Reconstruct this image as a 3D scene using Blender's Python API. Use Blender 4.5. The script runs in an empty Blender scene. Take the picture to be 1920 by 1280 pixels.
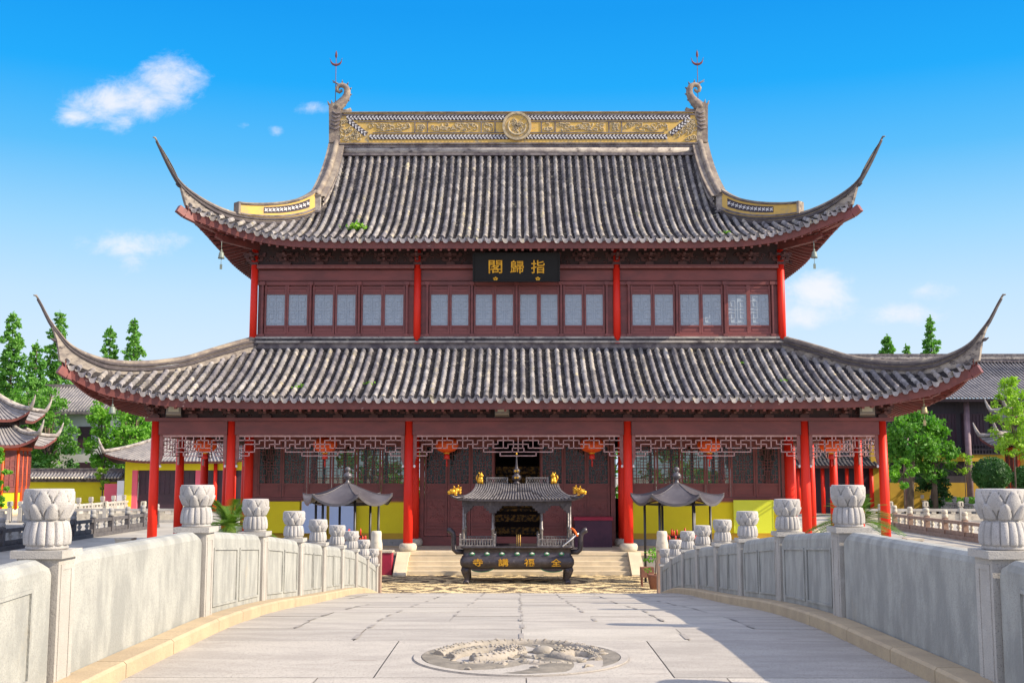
import bpy, math, random
from mathutils import Vector, Matrix
random.seed(7)
R_ = math.radians
scene = bpy.context.scene
col = scene.collection

# ------------------------------------------------------------------ camera
FPX = 2100.0
CAM = Vector((-0.05, 0.0, 3.7))
YAW = math.atan(10 / FPX)
PIT = math.atan(245 / FPX)
cd = bpy.data.cameras.new('camera')
cd.sensor_width = 36.0
cd.lens = 36.0 * FPX / 1920.0
cd.clip_end = 4000
cam = bpy.data.objects.new('camera', cd)
col.objects.link(cam)
cam.location = CAM
cam.rotation_euler = (R_(90) + PIT, 0, YAW)
scene.camera = cam

def ray(u, v):
    a = (u - 960) / FPX; b = (640 - v) / FPX
    d = Vector((-math.sin(YAW) * math.cos(PIT), math.cos(YAW) * math.cos(PIT), math.sin(PIT)))
    r = Vector((math.cos(YAW), math.sin(YAW), 0))
    return d + a * r + b * r.cross(d)

# ------------------------------------------------------------------ light
SUN_EL, SUN_AZ = 32.0, 103.0          # azimuth clockwise from +Y
sv = Vector((math.cos(R_(SUN_EL)) * math.sin(R_(SUN_AZ)), math.cos(R_(SUN_EL)) * math.cos(R_(SUN_AZ)), math.sin(R_(SUN_EL))))
sl = bpy.data.lights.new('sun', 'SUN')
sl.energy = 4.3
sl.angle = R_(0.5)
sl.color = (1.0, 0.87, 0.69)
so = bpy.data.objects.new('sun', sl)
so.rotation_euler = (-sv).to_track_quat('-Z', 'Y').to_euler()
so.location = (60, -20, 60)
col.objects.link(so)

def N(nt, typ, **kw):
    n = nt.nodes.new(typ)
    for k, v in kw.items():
        if k.startswith('i_'):
            n.inputs[k[2:].replace('_', ' ')].default_value = v
        else:
            setattr(n, k, v)
    return n

def math_n(nt, op, a, b=None, clamp=False):
    n = nt.nodes.new('ShaderNodeMath'); n.operation = op; n.use_clamp = clamp
    for i, x in enumerate((a, b)):
        if x is None: continue
        if isinstance(x, (int, float)): n.inputs[i].default_value = x
        else: nt.links.new(x, n.inputs[i])
    return n.outputs[0]

def mix_n(nt, fac, a, b, blend='MIX'):
    n = nt.nodes.new('ShaderNodeMix'); n.data_type = 'RGBA'; n.blend_type = blend
    for i, x in ((0, fac), (6, a), (7, b)):
        if isinstance(x, (int, float)): n.inputs[i].default_value = x
        elif isinstance(x, tuple): n.inputs[i].default_value = (x[0], x[1], x[2], 1)
        else: nt.links.new(x, n.inputs[i])
    return n.outputs[2]

def ramp_n(nt, x, lo, hi, smooth=True):
    n = nt.nodes.new('ShaderNodeMapRange')
    n.interpolation_type = 'SMOOTHSTEP' if smooth else 'LINEAR'
    nt.links.new(x, n.inputs[0]); n.inputs[1].default_value = lo; n.inputs[2].default_value = hi
    return n.outputs[0]

w = bpy.data.worlds.new('World'); scene.world = w; w.use_nodes = True
nt = w.node_tree
nt.nodes.clear()
sky = N(nt, 'ShaderNodeTexSky', sky_type='NISHITA', sun_disc=False, sun_elevation=R_(SUN_EL), sun_rotation=R_(SUN_AZ),
        air_density=1.0, dust_density=0.3, ozone_density=3.0)
hs = N(nt, 'ShaderNodeHueSaturation'); nt.links.new(sky.outputs[0], hs.inputs['Color'])
hs.inputs['Saturation'].default_value = 0.9
hs.inputs['Value'].default_value = 1.0
tc = N(nt, 'ShaderNodeTexCoord'); sep = N(nt, 'ShaderNodeSeparateXYZ')
nt.links.new(tc.outputs['Generated'], sep.inputs[0])
ysafe = math_n(nt, 'MAXIMUM', sep.outputs[1], 0.05)
uu = math_n(nt, 'DIVIDE', sep.outputs[0], ysafe); vv = math_n(nt, 'DIVIDE', sep.outputs[2], ysafe)
cmb = N(nt, 'ShaderNodeCombineXYZ'); nt.links.new(uu, cmb.inputs[0]); nt.links.new(vv, cmb.inputs[1])
mask = None
CLOUDS = [(205, 192, 130, 66, .95), (318, 155, 98, 78, 1.0), (262, 190, 120, 74, .95), (145, 220, 70, 36, .85), (230, 225, 60, 40, .8), (600, 203, 62, 24, .62), (518, 245, 26, 18, .6), (150, 455, 46, 32, .62),
          (245, 458, 130, 46, .78), (245, 492, 44, 40, .66), (330, 448, 50, 32, .6), (1530, 552, 110, 74, 1.0), (1500, 588, 140, 46, .95), (1690, 588, 120, 36, .78), (1745, 548, 70, 32, .75), (460, 235, 20, 12, .4)]
for (cu, cv, a, b, s) in CLOUDS:
    r = ray(cu, cv)
    vm = N(nt, 'ShaderNodeVectorMath', operation='SUBTRACT'); nt.links.new(cmb.outputs[0], vm.inputs[0]); vm.inputs[1].default_value = (r[0] / r[1], r[2] / r[1], 0)
    v2 = N(nt, 'ShaderNodeVectorMath', operation='MULTIPLY'); nt.links.new(vm.outputs[0], v2.inputs[0]); v2.inputs[1].default_value = (FPX / a, FPX / b, 0)
    v3 = N(nt, 'ShaderNodeVectorMath', operation='LENGTH'); nt.links.new(v2.outputs[0], v3.inputs[0])
    m = math_n(nt, 'MULTIPLY', ramp_n(nt, v3.outputs['Value'], 1.25, 0.0), s)
    mask = m if mask is None else math_n(nt, 'MAXIMUM', mask, m)
mp = N(nt, 'ShaderNodeMapping'); mp.inputs['Scale'].default_value = (1.0, 1.5, 1); nt.links.new(cmb.outputs[0], mp.inputs[0])
nz = N(nt, 'ShaderNodeTexNoise'); nt.links.new(mp.outputs[0], nz.inputs['Vector'])
nz.inputs['Scale'].default_value = 26; nz.inputs['Detail'].default_value = 10; nz.inputs['Roughness'].default_value = 0.68; nz.inputs['Distortion'].default_value = 0.3
cl = math_n(nt, 'ADD', mask, math_n(nt, 'MULTIPLY', math_n(nt, 'SUBTRACT', nz.outputs[0], 0.5), 1.5))
cl = math_n(nt, 'MULTIPLY', ramp_n(nt, cl, 0.28, 1.15), ramp_n(nt, mask, 0.02, 0.2))
nz2 = N(nt, 'ShaderNodeTexNoise'); nt.links.new(mp.outputs[0], nz2.inputs['Vector']); nz2.inputs['Scale'].default_value = 11; nz2.inputs['Detail'].default_value = 5
ccol = mix_n(nt, nz2.outputs[0], (2.9, 3.1, 3.7), (3.8, 3.75, 3.9))
# clear azure band low in the sky, paler towards the horizon
cr = N(nt, 'ShaderNodeValToRGB'); nt.links.new(sep.outputs[2], cr.inputs[0])
stops = [(.0, (2.5, 3.15, 3.8)), (.10, (2.45, 3.05, 3.7)), (.15, (2.0, 2.85, 3.65)), (.205, (1.25, 2.5, 3.6)), (.27, (.38, 1.9, 3.55)), (.33, (.045, 1.5, 3.55)), (.39, (.02, 1.22, 3.3)), (.50, (.02, 1.1, 3.15))]
while len(cr.color_ramp.elements) < len(stops): cr.color_ramp.elements.new(.5)
for el, (p, c) in zip(cr.color_ramp.elements, stops): el.position = p; el.color = (*c, 1)
low_f = ramp_n(nt, sep.outputs[2], .62, .44)
SKYC = mix_n(nt, math_n(nt, 'MULTIPLY', low_f, 0.985), hs.outputs[0], cr.outputs[0])
# broken bright cloud added out of view, overhead, left and behind, as fill light
nb = N(nt, 'ShaderNodeTexNoise'); nt.links.new(tc.outputs['Generated'], nb.inputs['Vector']); nb.inputs['Scale'].default_value = 3.2; nb.inputs['Detail'].default_value = 7
back = math_n(nt, 'MULTIPLY', math_n(nt, 'MAXIMUM', math_n(nt, 'MAXIMUM', ramp_n(nt, sep.outputs[1], -.05, -.35), ramp_n(nt, sep.outputs[0], -.55, -.75)), ramp_n(nt, sep.outputs[2], .60, .85)), ramp_n(nt, sep.outputs[2], -.02, .12))
SKYC = mix_n(nt, math_n(nt, 'MULTIPLY', back, ramp_n(nt, nb.outputs[0], .36, .56)), SKYC, (4.1, 4.2, 5.4))
skyc = mix_n(nt, math_n(nt, 'MULTIPLY', cl, 0.93), SKYC, ccol)
bg = N(nt, 'ShaderNodeBackground'); bg.inputs['Strength'].default_value = 0.15
nt.links.new(skyc, bg.inputs['Color'])
wo = N(nt, 'ShaderNodeOutputWorld'); nt.links.new(bg.outputs[0], wo.inputs[0])

vs = scene.view_settings
vs.view_transform = 'Standard'; vs.look = 'None'; vs.gamma = 1.0; vs.use_curve_mapping = False
vs.exposure = 0.88
try:
    scene.cycles.max_bounces = 6; scene.cycles.diffuse_bounces = 3; scene.cycles.glossy_bounces = 3; scene.cycles.transparent_max_bounces = 8
except Exception:
    pass

# ------------------------------------------------------------------ materials
MATS = {}
def mat(name, c1, c2=None, scale=4.0, rough=0.7, bump=0.0, bscale=None, c3=None, s3=1.0, t3=(0.55, 0.7), stretch=(1, 1, 1), metal=0.0, spec=0.5,
        tile=None, lo=0.35, hi=0.65, detail=6.0, trans=0.0, speck=None, coat=0.0):
    """c1..c2 mixed by noise; c3 as patches; tile=(scale, amount) random value per cell; speck=(scale, colour, threshold)"""
    m = bpy.data.materials.new(name); m.use_nodes = True
    nt = m.node_tree; b = nt.nodes['Principled BSDF']
    b.inputs['Roughness'].default_value = rough; b.inputs['Metallic'].default_value = metal
    b.inputs['Specular IOR Level'].default_value = spec
    if coat: b.inputs['Coat Weight'].default_value = coat; b.inputs['Coat Roughness'].default_value = 0.15
    tc = nt.nodes.new('ShaderNodeTexCoord'); mp = nt.nodes.new('ShaderNodeMapping')
    mp.inputs['Scale'].default_value = stretch; nt.links.new(tc.outputs['Object'], mp.inputs[0])
    vec = mp.outputs[0]
    c = c1
    nz = None
    if c2 is not None:
        nz = nt.nodes.new('ShaderNodeTexNoise'); nz.inputs['Scale'].default_value = scale; nz.inputs['Detail'].default_value = detail
        nz.inputs['Roughness'].default_value = 0.6; nt.links.new(vec, nz.inputs['Vector'])
        c = mix_n(nt, ramp_n(nt, nz.outputs[0], lo, hi), c1, c2)
    if c3 is not None:
        n3 = nt.nodes.new('ShaderNodeTexNoise'); n3.inputs['Scale'].default_value = s3; n3.inputs['Detail'].default_value = 8; n3.inputs['Roughness'].default_value = 0.68
        nt.links.new(vec, n3.inputs['Vector'])
        c = mix_n(nt, ramp_n(nt, n3.outputs[0], t3[0], t3[1]), c, c3)
    if speck is not None:
        n4 = nt.nodes.new('ShaderNodeTexNoise'); n4.inputs['Scale'].default_value = speck[0]; n4.inputs['Detail'].default_value = 2
        nt.links.new(tc.outputs['Object'], n4.inputs['Vector'])
        c = mix_n(nt, ramp_n(nt, n4.outputs[0], speck[2], speck[2] + 0.08), c, speck[1])
    if tile is not None:
        vo = nt.nodes.new('ShaderNodeTexVoronoi'); vo.inputs['Scale'].default_value = tile[0]; nt.links.new(tc.outputs['Object'], vo.inputs['Vector'])
        sp = nt.nodes.new('ShaderNodeSeparateColor'); nt.links.new(vo.outputs['Color'], sp.inputs[0])
        g = math_n(nt, 'ADD', math_n(nt, 'MULTIPLY', sp.outputs[0], tile[1] * 2), 1 - tile[1])
        cc = nt.nodes.new('ShaderNodeCombineColor')
        for i in range(3): nt.links.new(g, cc.inputs[i])
        c = mix_n(nt, 1.0, c, cc.outputs[0], 'MULTIPLY')
    if isinstance(c, tuple): b.inputs['Base Color'].default_value = (*c, 1)
    else: nt.links.new(c, b.inputs['Base Color'])
    if bump:
        nb = nt.nodes.new('ShaderNodeTexNoise'); nb.inputs['Scale'].default_value = bscale or scale * 3; nb.inputs['Detail'].default_value = 5
        nt.links.new(vec, nb.inputs['Vector'])
        bp = nt.nodes.new('ShaderNodeBump'); bp.inputs['Strength'].default_value = bump; bp.inputs['Distance'].default_value = 0.02
        nt.links.new(nb.outputs[0], bp.inputs['Height']); nt.links.new(bp.outputs[0], b.inputs['Normal'])
    if trans:
        out = nt.nodes['Material Output']; tr = nt.nodes.new('ShaderNodeBsdfTranslucent'); ms = nt.nodes.new('ShaderNodeMixShader')
        ms.inputs[0].default_value = trans
        if isinstance(c, tuple): tr.inputs[0].default_value = (*c, 1)
        else: nt.links.new(mix_n(nt, 1.0, c, (1.0, 1.25, 0.45), 'MULTIPLY'), tr.inputs[0])
        nt.links.new(b.outputs[0], ms.inputs[1]); nt.links.new(tr.outputs[0], ms.inputs[2]); nt.links.new(ms.outputs[0], out.inputs['Surface'])
    MATS[name] = m
    return m

for nm_, c1_, c2_, t_ in (('tile', (.175, .165, .178), (.35, .325, .305), .57), ('tile_b', (.14, .13, .145), (.29, .265, .255), .60), ('tile_c', (.205, .188, .188), (.38, .34, .30), .55)):
    mat(nm_, c1_, c2_, 2.0, .85, .3, 16, c3=(.52, .45, .29), s3=3.2, t3=(t_, t_ + .12), tile=(3.1, .34), stretch=(1, .6, .6))
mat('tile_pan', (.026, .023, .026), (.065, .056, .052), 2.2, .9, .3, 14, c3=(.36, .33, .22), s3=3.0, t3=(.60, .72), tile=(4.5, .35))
mat('tile_far', (.19, .18, .185), (.29, .27, .26), 1.2, .9)
mat('hip_plaster', (.35, .305, .25), (.18, .155, .14), 2.4, .9, .4, 12, c3=(.075, .062, .062), s3=3.2, t3=(.52, .64), stretch=(1, 1, 1.8))
mat('plaster', (.44, .395, .34), (.24, .21, .195), 2.2, .9, .35, 9, c3=(.09, .075, .075), s3=2.6, t3=(.54, .66), stretch=(1, 1, 1.5))
mat('ridge_dark', (.09, .075, .085), (.22, .19, .18), 2.5, .9, .25, c3=(.42, .38, .32), s3=3.0, t3=(.62, .72))
mat('ridge_cap', (.30, .25, .19), (.16, .13, .115), 2.2, .9, .3, c3=(.46, .40, .28), s3=3.4, t3=(.58, .70))
mat('yellow_plaster', (.66, .42, .10), (.54, .36, .11), 3.0, .85, .1, c3=(.36, .30, .19), s3=3.0, t3=(.54, .70))
mat('relief', (.50, .40, .24), (.30, .25, .17), 6.0, .85, .2)
mat('openwork_white', (.66, .64, .62), (.5, .48, .47), 5.0, .85)
mat('openwork_dark', (.055, .045, .06), None, rough=.9)
mat('dragon', (.30, .24, .18), (.16, .125, .11), 4.0, .85, .4, c3=(.42, .36, .24), s3=3.0)
mat('iron_red', (.17, .035, .03), (.10, .03, .03), 6, .6)
mat('red_paint', (.86, .034, .012), (.70, .022, .010), 1.4, .48, .08, 8, spec=.3, c3=(.66, .085, .05), s3=2.5, t3=(.62, .80), stretch=(1, 1, .22))
mat('wood', (.225, .056, .047), (.155, .041, .036), 2.2, .5, .12, 10, stretch=(.35, 1, 1), c3=(.24, .085, .065), s3=1.4, t3=(.60, .76))
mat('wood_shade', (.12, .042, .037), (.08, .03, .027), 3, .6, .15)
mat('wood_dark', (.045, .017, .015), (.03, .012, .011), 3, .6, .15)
mat('wood_light', (.30, .125, .11), (.22, .08, .07), 5, .6)
mat('fascia', (.185, .052, .042), (.13, .038, .033), 2, .65, .1, c3=(.46, .30, .25), s3=2.6, t3=(.64, .72))
mat('frieze_bar', (.58, .36, .34), (.46, .26, .24), 6, .6)
mat('glass_up', (.27, .33, .39), (.38, .42, .45), .8, .22, 0, spec=.35, lo=.3, hi=.7)
mat('lattice_up', (.38, .43, .48), (.33, .38, .43), 2, .6)
mat('black', (.010, .010, .011), None, rough=.55, spec=.25)
mat('gold', (.78, .44, .04), (.58, .29, .02), 8, .35, .1, metal=.55)
mat('gold_dark', (.42, .20, .03), (.03, .016, .008), 7, .5, .4, 20, metal=.3, lo=.40, hi=.56)
mat('bronze', (.070, .060, .066), (.045, .038, .042), 7, .42, .2, 30, c3=(.14, .12, .12), s3=5, t3=(.58, .75), metal=.35)
mat('bronze_worn', (.28, .255, .235), (.13, .115, .11), 9, .45, .2, 30, metal=.35)
mat('green_gem', (.03, .22, .10), None, rough=.4)
mat('gem', (.62, .62, .55), None, rough=.2)
mat('stone', (.46, .435, .385), (.37, .345, .305), 1.3, .85, .22, 90, c3=(.54, .525, .48), s3=.9, speck=(130, (.25, .235, .22), .575))
mat('stone_cap', (.45, .43, .405), (.33, .315, .295), 3.0, .85, .25, 90, speck=(150, (.24, .23, .22), .57), c3=(.33, .29, .20), s3=5, t3=(.66, .78))
mat('panel_stone', (.385, .385, .345), (.26, .262, .24), 3.0, .85, .4, 60, stretch=(1.0, 1.5, .62), c3=(.42, .345, .22), s3=1.4, t3=(.60, .80), speck=(120, (.27, .265, .245), .555))
mat('ridge_line', (.06, .05, .055), (.10, .085, .085), 4, .9, .3)
mat('kerb_stone', (.47, .365, .225), (.39, .30, .19), 2.5, .9, .3, 40, speck=(50, (.33, .26, .18), .62))
mat('deck_a', (.45, .41, .35), (.36, .325, .28), 2.2, .9, .2, 55, c3=(.30, .26, .22), s3=1.6, t3=(.62, .70), stretch=(.6, 1.5, 1), speck=(95, (.25, .225, .195), .56))
mat('deck_b', (.40, .365, .315), (.32, .29, .25), 2.6, .9, .2, 55, c3=(.27, .23, .20), s3=2.1, t3=(.63, .70), stretch=(.5, 1.7, 1), speck=(95, (.23, .205, .18), .56))
mat('deck_c', (.47, .43, .365), (.385, .35, .295), 1.8, .9, .2, 55, c3=(.33, .285, .24), s3=1.3, t3=(.63, .71), stretch=(.6, 1.4, 1), speck=(95, (.27, .245, .21), .56))
mat('joint', (.25, .225, .20), (.33, .30, .265), 9, .95)
mat('medallion_ground', (.24, .21, .165), (.16, .14, .11), 6, .9, .4, 40)
mat('medallion_stone', (.38, .335, .275), (.26, .23, .185), 5, .85, .4, 40, c3=(.26, .22, .18), s3=3.5, t3=(.60, .72), speck=(60, (.25, .22, .19), .62))
mat('step_stone', (.68, .57, .40), (.57, .48, .34), 2.0, .9, .2, 30, c3=(.34, .32, .27), s3=1.0, t3=(.62, .74))
mat('grey_stone', (.34, .33, .31), (.25, .245, .235), 1.5, .9, .25, 30, c3=(.15, .145, .14), s3=1.6, t3=(.60, .72))
mat('brown_stone', (.36, .245, .18), (.28, .19, .14), 3, .9, .2, 30)
mat('dark_stone', (.115, .105, .105), (.075, .07, .075), 3, .9, .2, 30)
mat('cream_stone', (.60, .54, .42), (.48, .43, .34), 3, .9, .2, 30, c3=(.30, .27, .22), s3=4)
mat('yellow_wall', (.80, .68, .012), (.74, .62, .014), .8, .8, 0, c3=(.60, .42, .03), s3=.7, t3=(.66, .84))
mat('ochre_wall', (.55, .34, .03), (.48, .29, .03), .9, .85)
mat('lime_board', (.66, .74, .035), None, rough=.45)
mat('blue_board', (.42, .55, .80), (.46, .58, .82), .4, .45)
mat('crimson', (.36, .012, .045), (.28, .01, .035), 3, .6)
mat('purple_cloth', (.085, .032, .055), (.06, .025, .045), 2, .8)
mat('lantern_red', (1.0, .16, .016), (.95, .10, .012), 7, .5, trans=.2)
mat('burner_tile', (.18, .166, .165), (.10, .092, .092), 9, .5, .2, 30, metal=.25)
mat('roof_metal', (.095, .086, .092), (.07, .063, .07), 2.0, .38, .08, 12, spec=.6, c3=(.13, .12, .12), s3=2.5)
mat('steel', (.03, .028, .03), None, rough=.4)
mat('lamp_grey', (.30, .27, .235), None, rough=.5)
mat('lamp_glass', (.66, .64, .48), (.78, .78, .64), 3, .2)
mat('copper_green', (.17, .22, .185), (.22, .24, .19), 5, .5)
mat('brass_bell', (.34, .27, .13), (.22, .18, .10), 6, .45, metal=.4)
mat('white_wall', (.62, .62, .61), (.50, .50, .49), .35, .9, c3=(.30, .29, .28), s3=.3, t3=(.62, .8))
mat('pink_wall', (.80, .13, .18), None, rough=.8)
mat('white_sign', (.80, .80, .80), None, rough=.6)
mat('dark_door', (.055, .022, .035), (.04, .018, .028), 1.5, .5)
mat('dark_hall', (.045, .034, .045), (.03, .024, .034), .8, .6, stretch=(6, 6, .4))
mat('mauve_column', (.30, .20, .22), (.2, .13, .15), 1, .6)
mat('orange_paint', (.70, .085, .012), None, rough=.5)
mat('trunk', (.17, .125, .085), (.09, .065, .048), 4, .95, .4, stretch=(1, 1, .3))
mat('leaf_conifer', (.075, .24, .03), (.17, .38, .055), .45, .65, trans=.35, lo=.3, hi=.7)
mat('leaf_bright', (.10, .30, .020), (.20, .42, .035), .5, .6, trans=.4, lo=.3, hi=.7)
mat('leaf_mid', (.065, .22, .022), (.15, .34, .04), .5, .6, trans=.35, lo=.3, hi=.7)
mat('leaf_dark', (.022, .085, .016), (.05, .15, .025), .6, .65, trans=.25)
mat('leaf_lime', (.24, .42, .03), (.33, .50, .05), .8, .6, trans=.4)
mat('palm_leaf', (.07, .17, .015), (.16, .26, .03), 3, .45, trans=.25)
mat('moss', (.16, .36, .02), (.24, .46, .04), 3, .8, trans=.3)
mat('terracotta', (.24, .10, .06), (.17, .07, .045), 4, .8)
mat('ground_stone', (.42, .38, .31), (.33, .30, .25), .35, .95, .2, 12, c3=(.24, .22, .19), s3=.5)
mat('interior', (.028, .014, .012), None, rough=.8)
mat('water', (.03, .05, .04), (.04, .065, .045), .5, .06, .12, 3)
mat('orange_cloth', (.85, .16, .015), None, rough=.7)
mat('incense', (.70, .42, .10), None, rough=.7)
mat('candle_red', (.72, .03, .02), None, rough=.4)

def glass_mat():
    m = bpy.data.materials.new('pane_glass'); m.use_nodes = True; nt = m.node_tree
    b = nt.nodes['Principled BSDF']; b.inputs['Base Color'].default_value = (.045, .05, .05, 1); b.inputs['Roughness'].default_value = .08
    t = nt.nodes.new('ShaderNodeBsdfTransparent'); t.inputs[0].default_value = (.80, .84, .78, 1)
    ms = nt.nodes.new('ShaderNodeMixShader'); ms.inputs[0].default_value = .5
    nt.links.new(b.outputs[0], ms.inputs[1]); nt.links.new(t.outputs[0], ms.inputs[2]); nt.links.new(ms.outputs[0], nt.nodes['Material Output'].inputs[0])
    MATS['pane_glass'] = m
glass_mat()

def cobble_mat():
    m = bpy.data.materials.new('cobble'); m.use_nodes = True; nt = m.node_tree
    b = nt.nodes['Principled BSDF']; b.inputs['Roughness'].default_value = .85
    tc = nt.nodes.new('ShaderNodeTexCoord')
    vo = nt.nodes.new('ShaderNodeTexVoronoi'); vo.inputs['Scale'].default_value = 14; nt.links.new(tc.outputs['Object'], vo.inputs['Vector'])
    sp = nt.nodes.new('ShaderNodeSeparateColor'); nt.links.new(vo.outputs['Color'], sp.inputs[0])
    # ring ornaments of darker pebbles laid into the pale ones
    sx = nt.nodes.new('ShaderNodeSeparateXYZ'); nt.links.new(tc.outputs['Object'], sx.inputs[0])
    def cell(o, per):
        return math_n(nt, 'SUBTRACT', math_n(nt, 'MODULO', math_n(nt, 'ADD', o, per * 50), per), per / 2)
    xx = cell(sx.outputs[0], 2.4); yy = cell(sx.outputs[1], 2.4)
    r = math_n(nt, 'SQRT', math_n(nt, 'ADD', math_n(nt, 'MULTIPLY', xx, xx), math_n(nt, 'MULTIPLY', yy, yy)))
    wv = math_n(nt, 'SINE', math_n(nt, 'MULTIPLY', r, 11.0))
    nz = nt.nodes.new('ShaderNodeTexNoise'); nz.inputs['Scale'].default_value = 1.3; nz.inputs['Detail'].default_value = 5; nt.links.new(tc.outputs['Object'], nz.inputs['Vector'])
    k = math_n(nt, 'ADD', math_n(nt, 'MULTIPLY', wv, .22), math_n(nt, 'ADD', nz.outputs[0], math_n(nt, 'MULTIPLY', math_n(nt, 'SUBTRACT', sp.outputs[0], .5), .5)))
    c = mix_n(nt, ramp_n(nt, k, .36, .62), (.12, .085, .05), (.68, .53, .28))
    nt.links.new(c, b.inputs['Base Color'])
    bp = nt.nodes.new('ShaderNodeBump'); bp.inputs['Strength'].default_value = .8; bp.inputs['Distance'].default_value = .03; bp.invert = True
    nt.links.new(vo.outputs['Distance'], bp.inputs['Height']); nt.links.new(bp.outputs[0], b.inputs['Normal'])
    MATS['cobble'] = m
cobble_mat()

# ------------------------------------------------------------------ mesh builder
class MB:
    def __init__(s): s.v = []; s.f = []; s.m = []; s.s = []; s.mi = 0; s.smooth = False
    def add(s, vs, fs, smooth=None):
        o = len(s.v); s.v.extend(vs)
        for f in fs:
            s.f.append(tuple(i + o for i in f)); s.m.append(s.mi); s.s.append(s.smooth if smooth is None else smooth)
        return s
    def box(s, x0, x1, y0, y1, z0, z1):
        return s.add([(x0, y0, z0), (x1, y0, z0), (x1, y1, z0), (x0, y1, z0), (x0, y0, z1), (x1, y0, z1), (x1, y1, z1), (x0, y1, z1)],
                     [(0, 3, 2, 1), (4, 5, 6, 7), (0, 1, 5, 4), (1, 2, 6, 5), (2, 3, 7, 6), (3, 0, 4, 7)], False)
    def obox(s, c, a, b, d):
        c, a, b, d = map(Vector, (c, a, b, d)); vs = []
        for k in (-1, 1):
            for (i, j) in ((-1, -1), (1, -1), (1, 1), (-1, 1)): vs.append(tuple(c + i * a + j * b + k * d))
        return s.add(vs, [(0, 3, 2, 1), (4, 5, 6, 7), (0, 1, 5, 4), (1, 2, 6, 5), (2, 3, 7, 6), (3, 0, 4, 7)], False)
    def bar(s, p, q, w, h=None):
        p, q = Vector(p), Vector(q); d = q - p; L = d.length
        if L < 1e-6: return s
        d.normalize(); up = Vector((0, 0, 1)) if abs(d.z) < .95 else Vector((0, 1, 0))
        a = d.cross(up).normalized(); b = a.cross(d)
        return s.obox((p + q) / 2, d * L / 2, a * w / 2, b * (h or w) / 2)
    def tube(s, pts, rad, n=8, cap=True, smooth=True, flat=1.0):
        pts = [Vector(p) for p in pts]; k = len(pts); vs = []; fs = []
        for i, p in enumerate(pts):
            d = (pts[min(i + 1, k - 1)] - pts[max(i - 1, 0)]).normalized()
            up = Vector((0, 1, 0)) if abs(d.y) < .9 else Vector((0, 0, 1))
            a = d.cross(up).normalized(); b = a.cross(d)
            r = rad[i] if isinstance(rad, (list, tuple)) else rad
            for j in range(n):
                t = 2 * math.pi * j / n
                vs.append(tuple(p + a * (r * math.cos(t)) + b * (r * flat * math.sin(t))))
        for i in range(k - 1):
            for j in range(n):
                fs.append((i * n + j, i * n + (j + 1) % n, (i + 1) * n + (j + 1) % n, (i + 1) * n + j))
        s.add(vs, fs, smooth)
        if cap:
            o = len(s.v) - len(vs)
            for ring, rev in ((0, True), (k - 1, False)):
                ids = [o + ring * n + j for j in range(n)]
                s.f.append(tuple(reversed(ids)) if rev else tuple(ids)); s.m.append(s.mi); s.s.append(False)
        return s
    def lathe(s, prof, c=(0, 0, 0), n=20, mod=None, smooth=True, capb=True, capt=True):
        vs = []; fs = []
        for i, (r, z) in enumerate(prof):
            for j in range(n):
                t = 2 * math.pi * j / n
                rr = r + (mod(t, z) if mod else 0)
                vs.append((c[0] + rr * math.cos(t), c[1] + rr * math.sin(t), c[2] + z))
        for i in range(len(prof) - 1):
            for j in range(n):
                fs.append((i * n + j, i * n + (j + 1) % n, (i + 1) * n + (j + 1) % n, (i + 1) * n + j))
        s.add(vs, fs, smooth); o = len(s.v) - len(vs); k = len(prof)
        if capb: s.f.append(tuple(o + j for j in reversed(range(n)))); s.m.append(s.mi); s.s.append(False)
        if capt: s.f.append(tuple(o + (k - 1) * n + j for j in range(n))); s.m.append(s.mi); s.s.append(False)
        return s
    def prism(s, poly, y0, y1):      # outline in x,z pushed along y
        n = len(poly)
        vs = [(x, y0, z) for x, z in poly] + [(x, y1, z) for x, z in poly]
        return s.add(vs, [tuple(range(n)), tuple(reversed(range(n, 2 * n)))] + [(i, i + n, (i + 1) % n + n, (i + 1) % n) for i in range(n)], False)
    def prismx(s, poly, x0, x1):     # outline in y,z pushed along x
        n = len(poly)
        vs = [(x0, y, z) for y, z in poly] + [(x1, y, z) for y, z in poly]
        return s.add(vs, [tuple(range(n)), tuple(reversed(range(n, 2 * n)))] + [(i, i + n, (i + 1) % n + n, (i + 1) % n) for i in range(n)], False)
    def grid(s, rows, smooth=False, closed=False):
        n = len(rows[0]); fs = []
        for i in range(len(rows) - 1):
            for j in range(n if closed else n - 1):
                fs.append((i * n + j, i * n + (j + 1) % n, (i + 1) * n + (j + 1) % n, (i + 1) * n + j))
        return s.add([tuple(p) for r in rows for p in r], fs, smooth)
    def ball(s, c, rx, ry=None, rz=None, n=12, m=8, smooth=True):
        ry = ry or rx; rz = rz or rx; rows = []
        for i in range(m + 1):
            t = -math.pi / 2 + math.pi * i / m
            rows.append([(c[0] + rx * max(math.cos(t), .02) * math.cos(2 * math.pi * j / n), c[1] + ry * max(math.cos(t), .02) * math.sin(2 * math.pi * j / n), c[2] + rz * math.sin(t)) for j in range(n)])
        return s.grid(rows, smooth, True)
    def mesh(s, name, mats, off=Vector((0, 0, 0))):
        me = bpy.data.meshes.new(name)
        me.from_pydata([(x - off.x, y - off.y, z - off.z) for x, y, z in s.v], [], s.f)
        if isinstance(mats, str): mats = [mats]
        for m in mats: me.materials.append(MATS[m])
        me.polygons.foreach_set('material_index', s.m)
        me.polygons.foreach_set('use_smooth', s.s)
        me.update()
        return me
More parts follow.
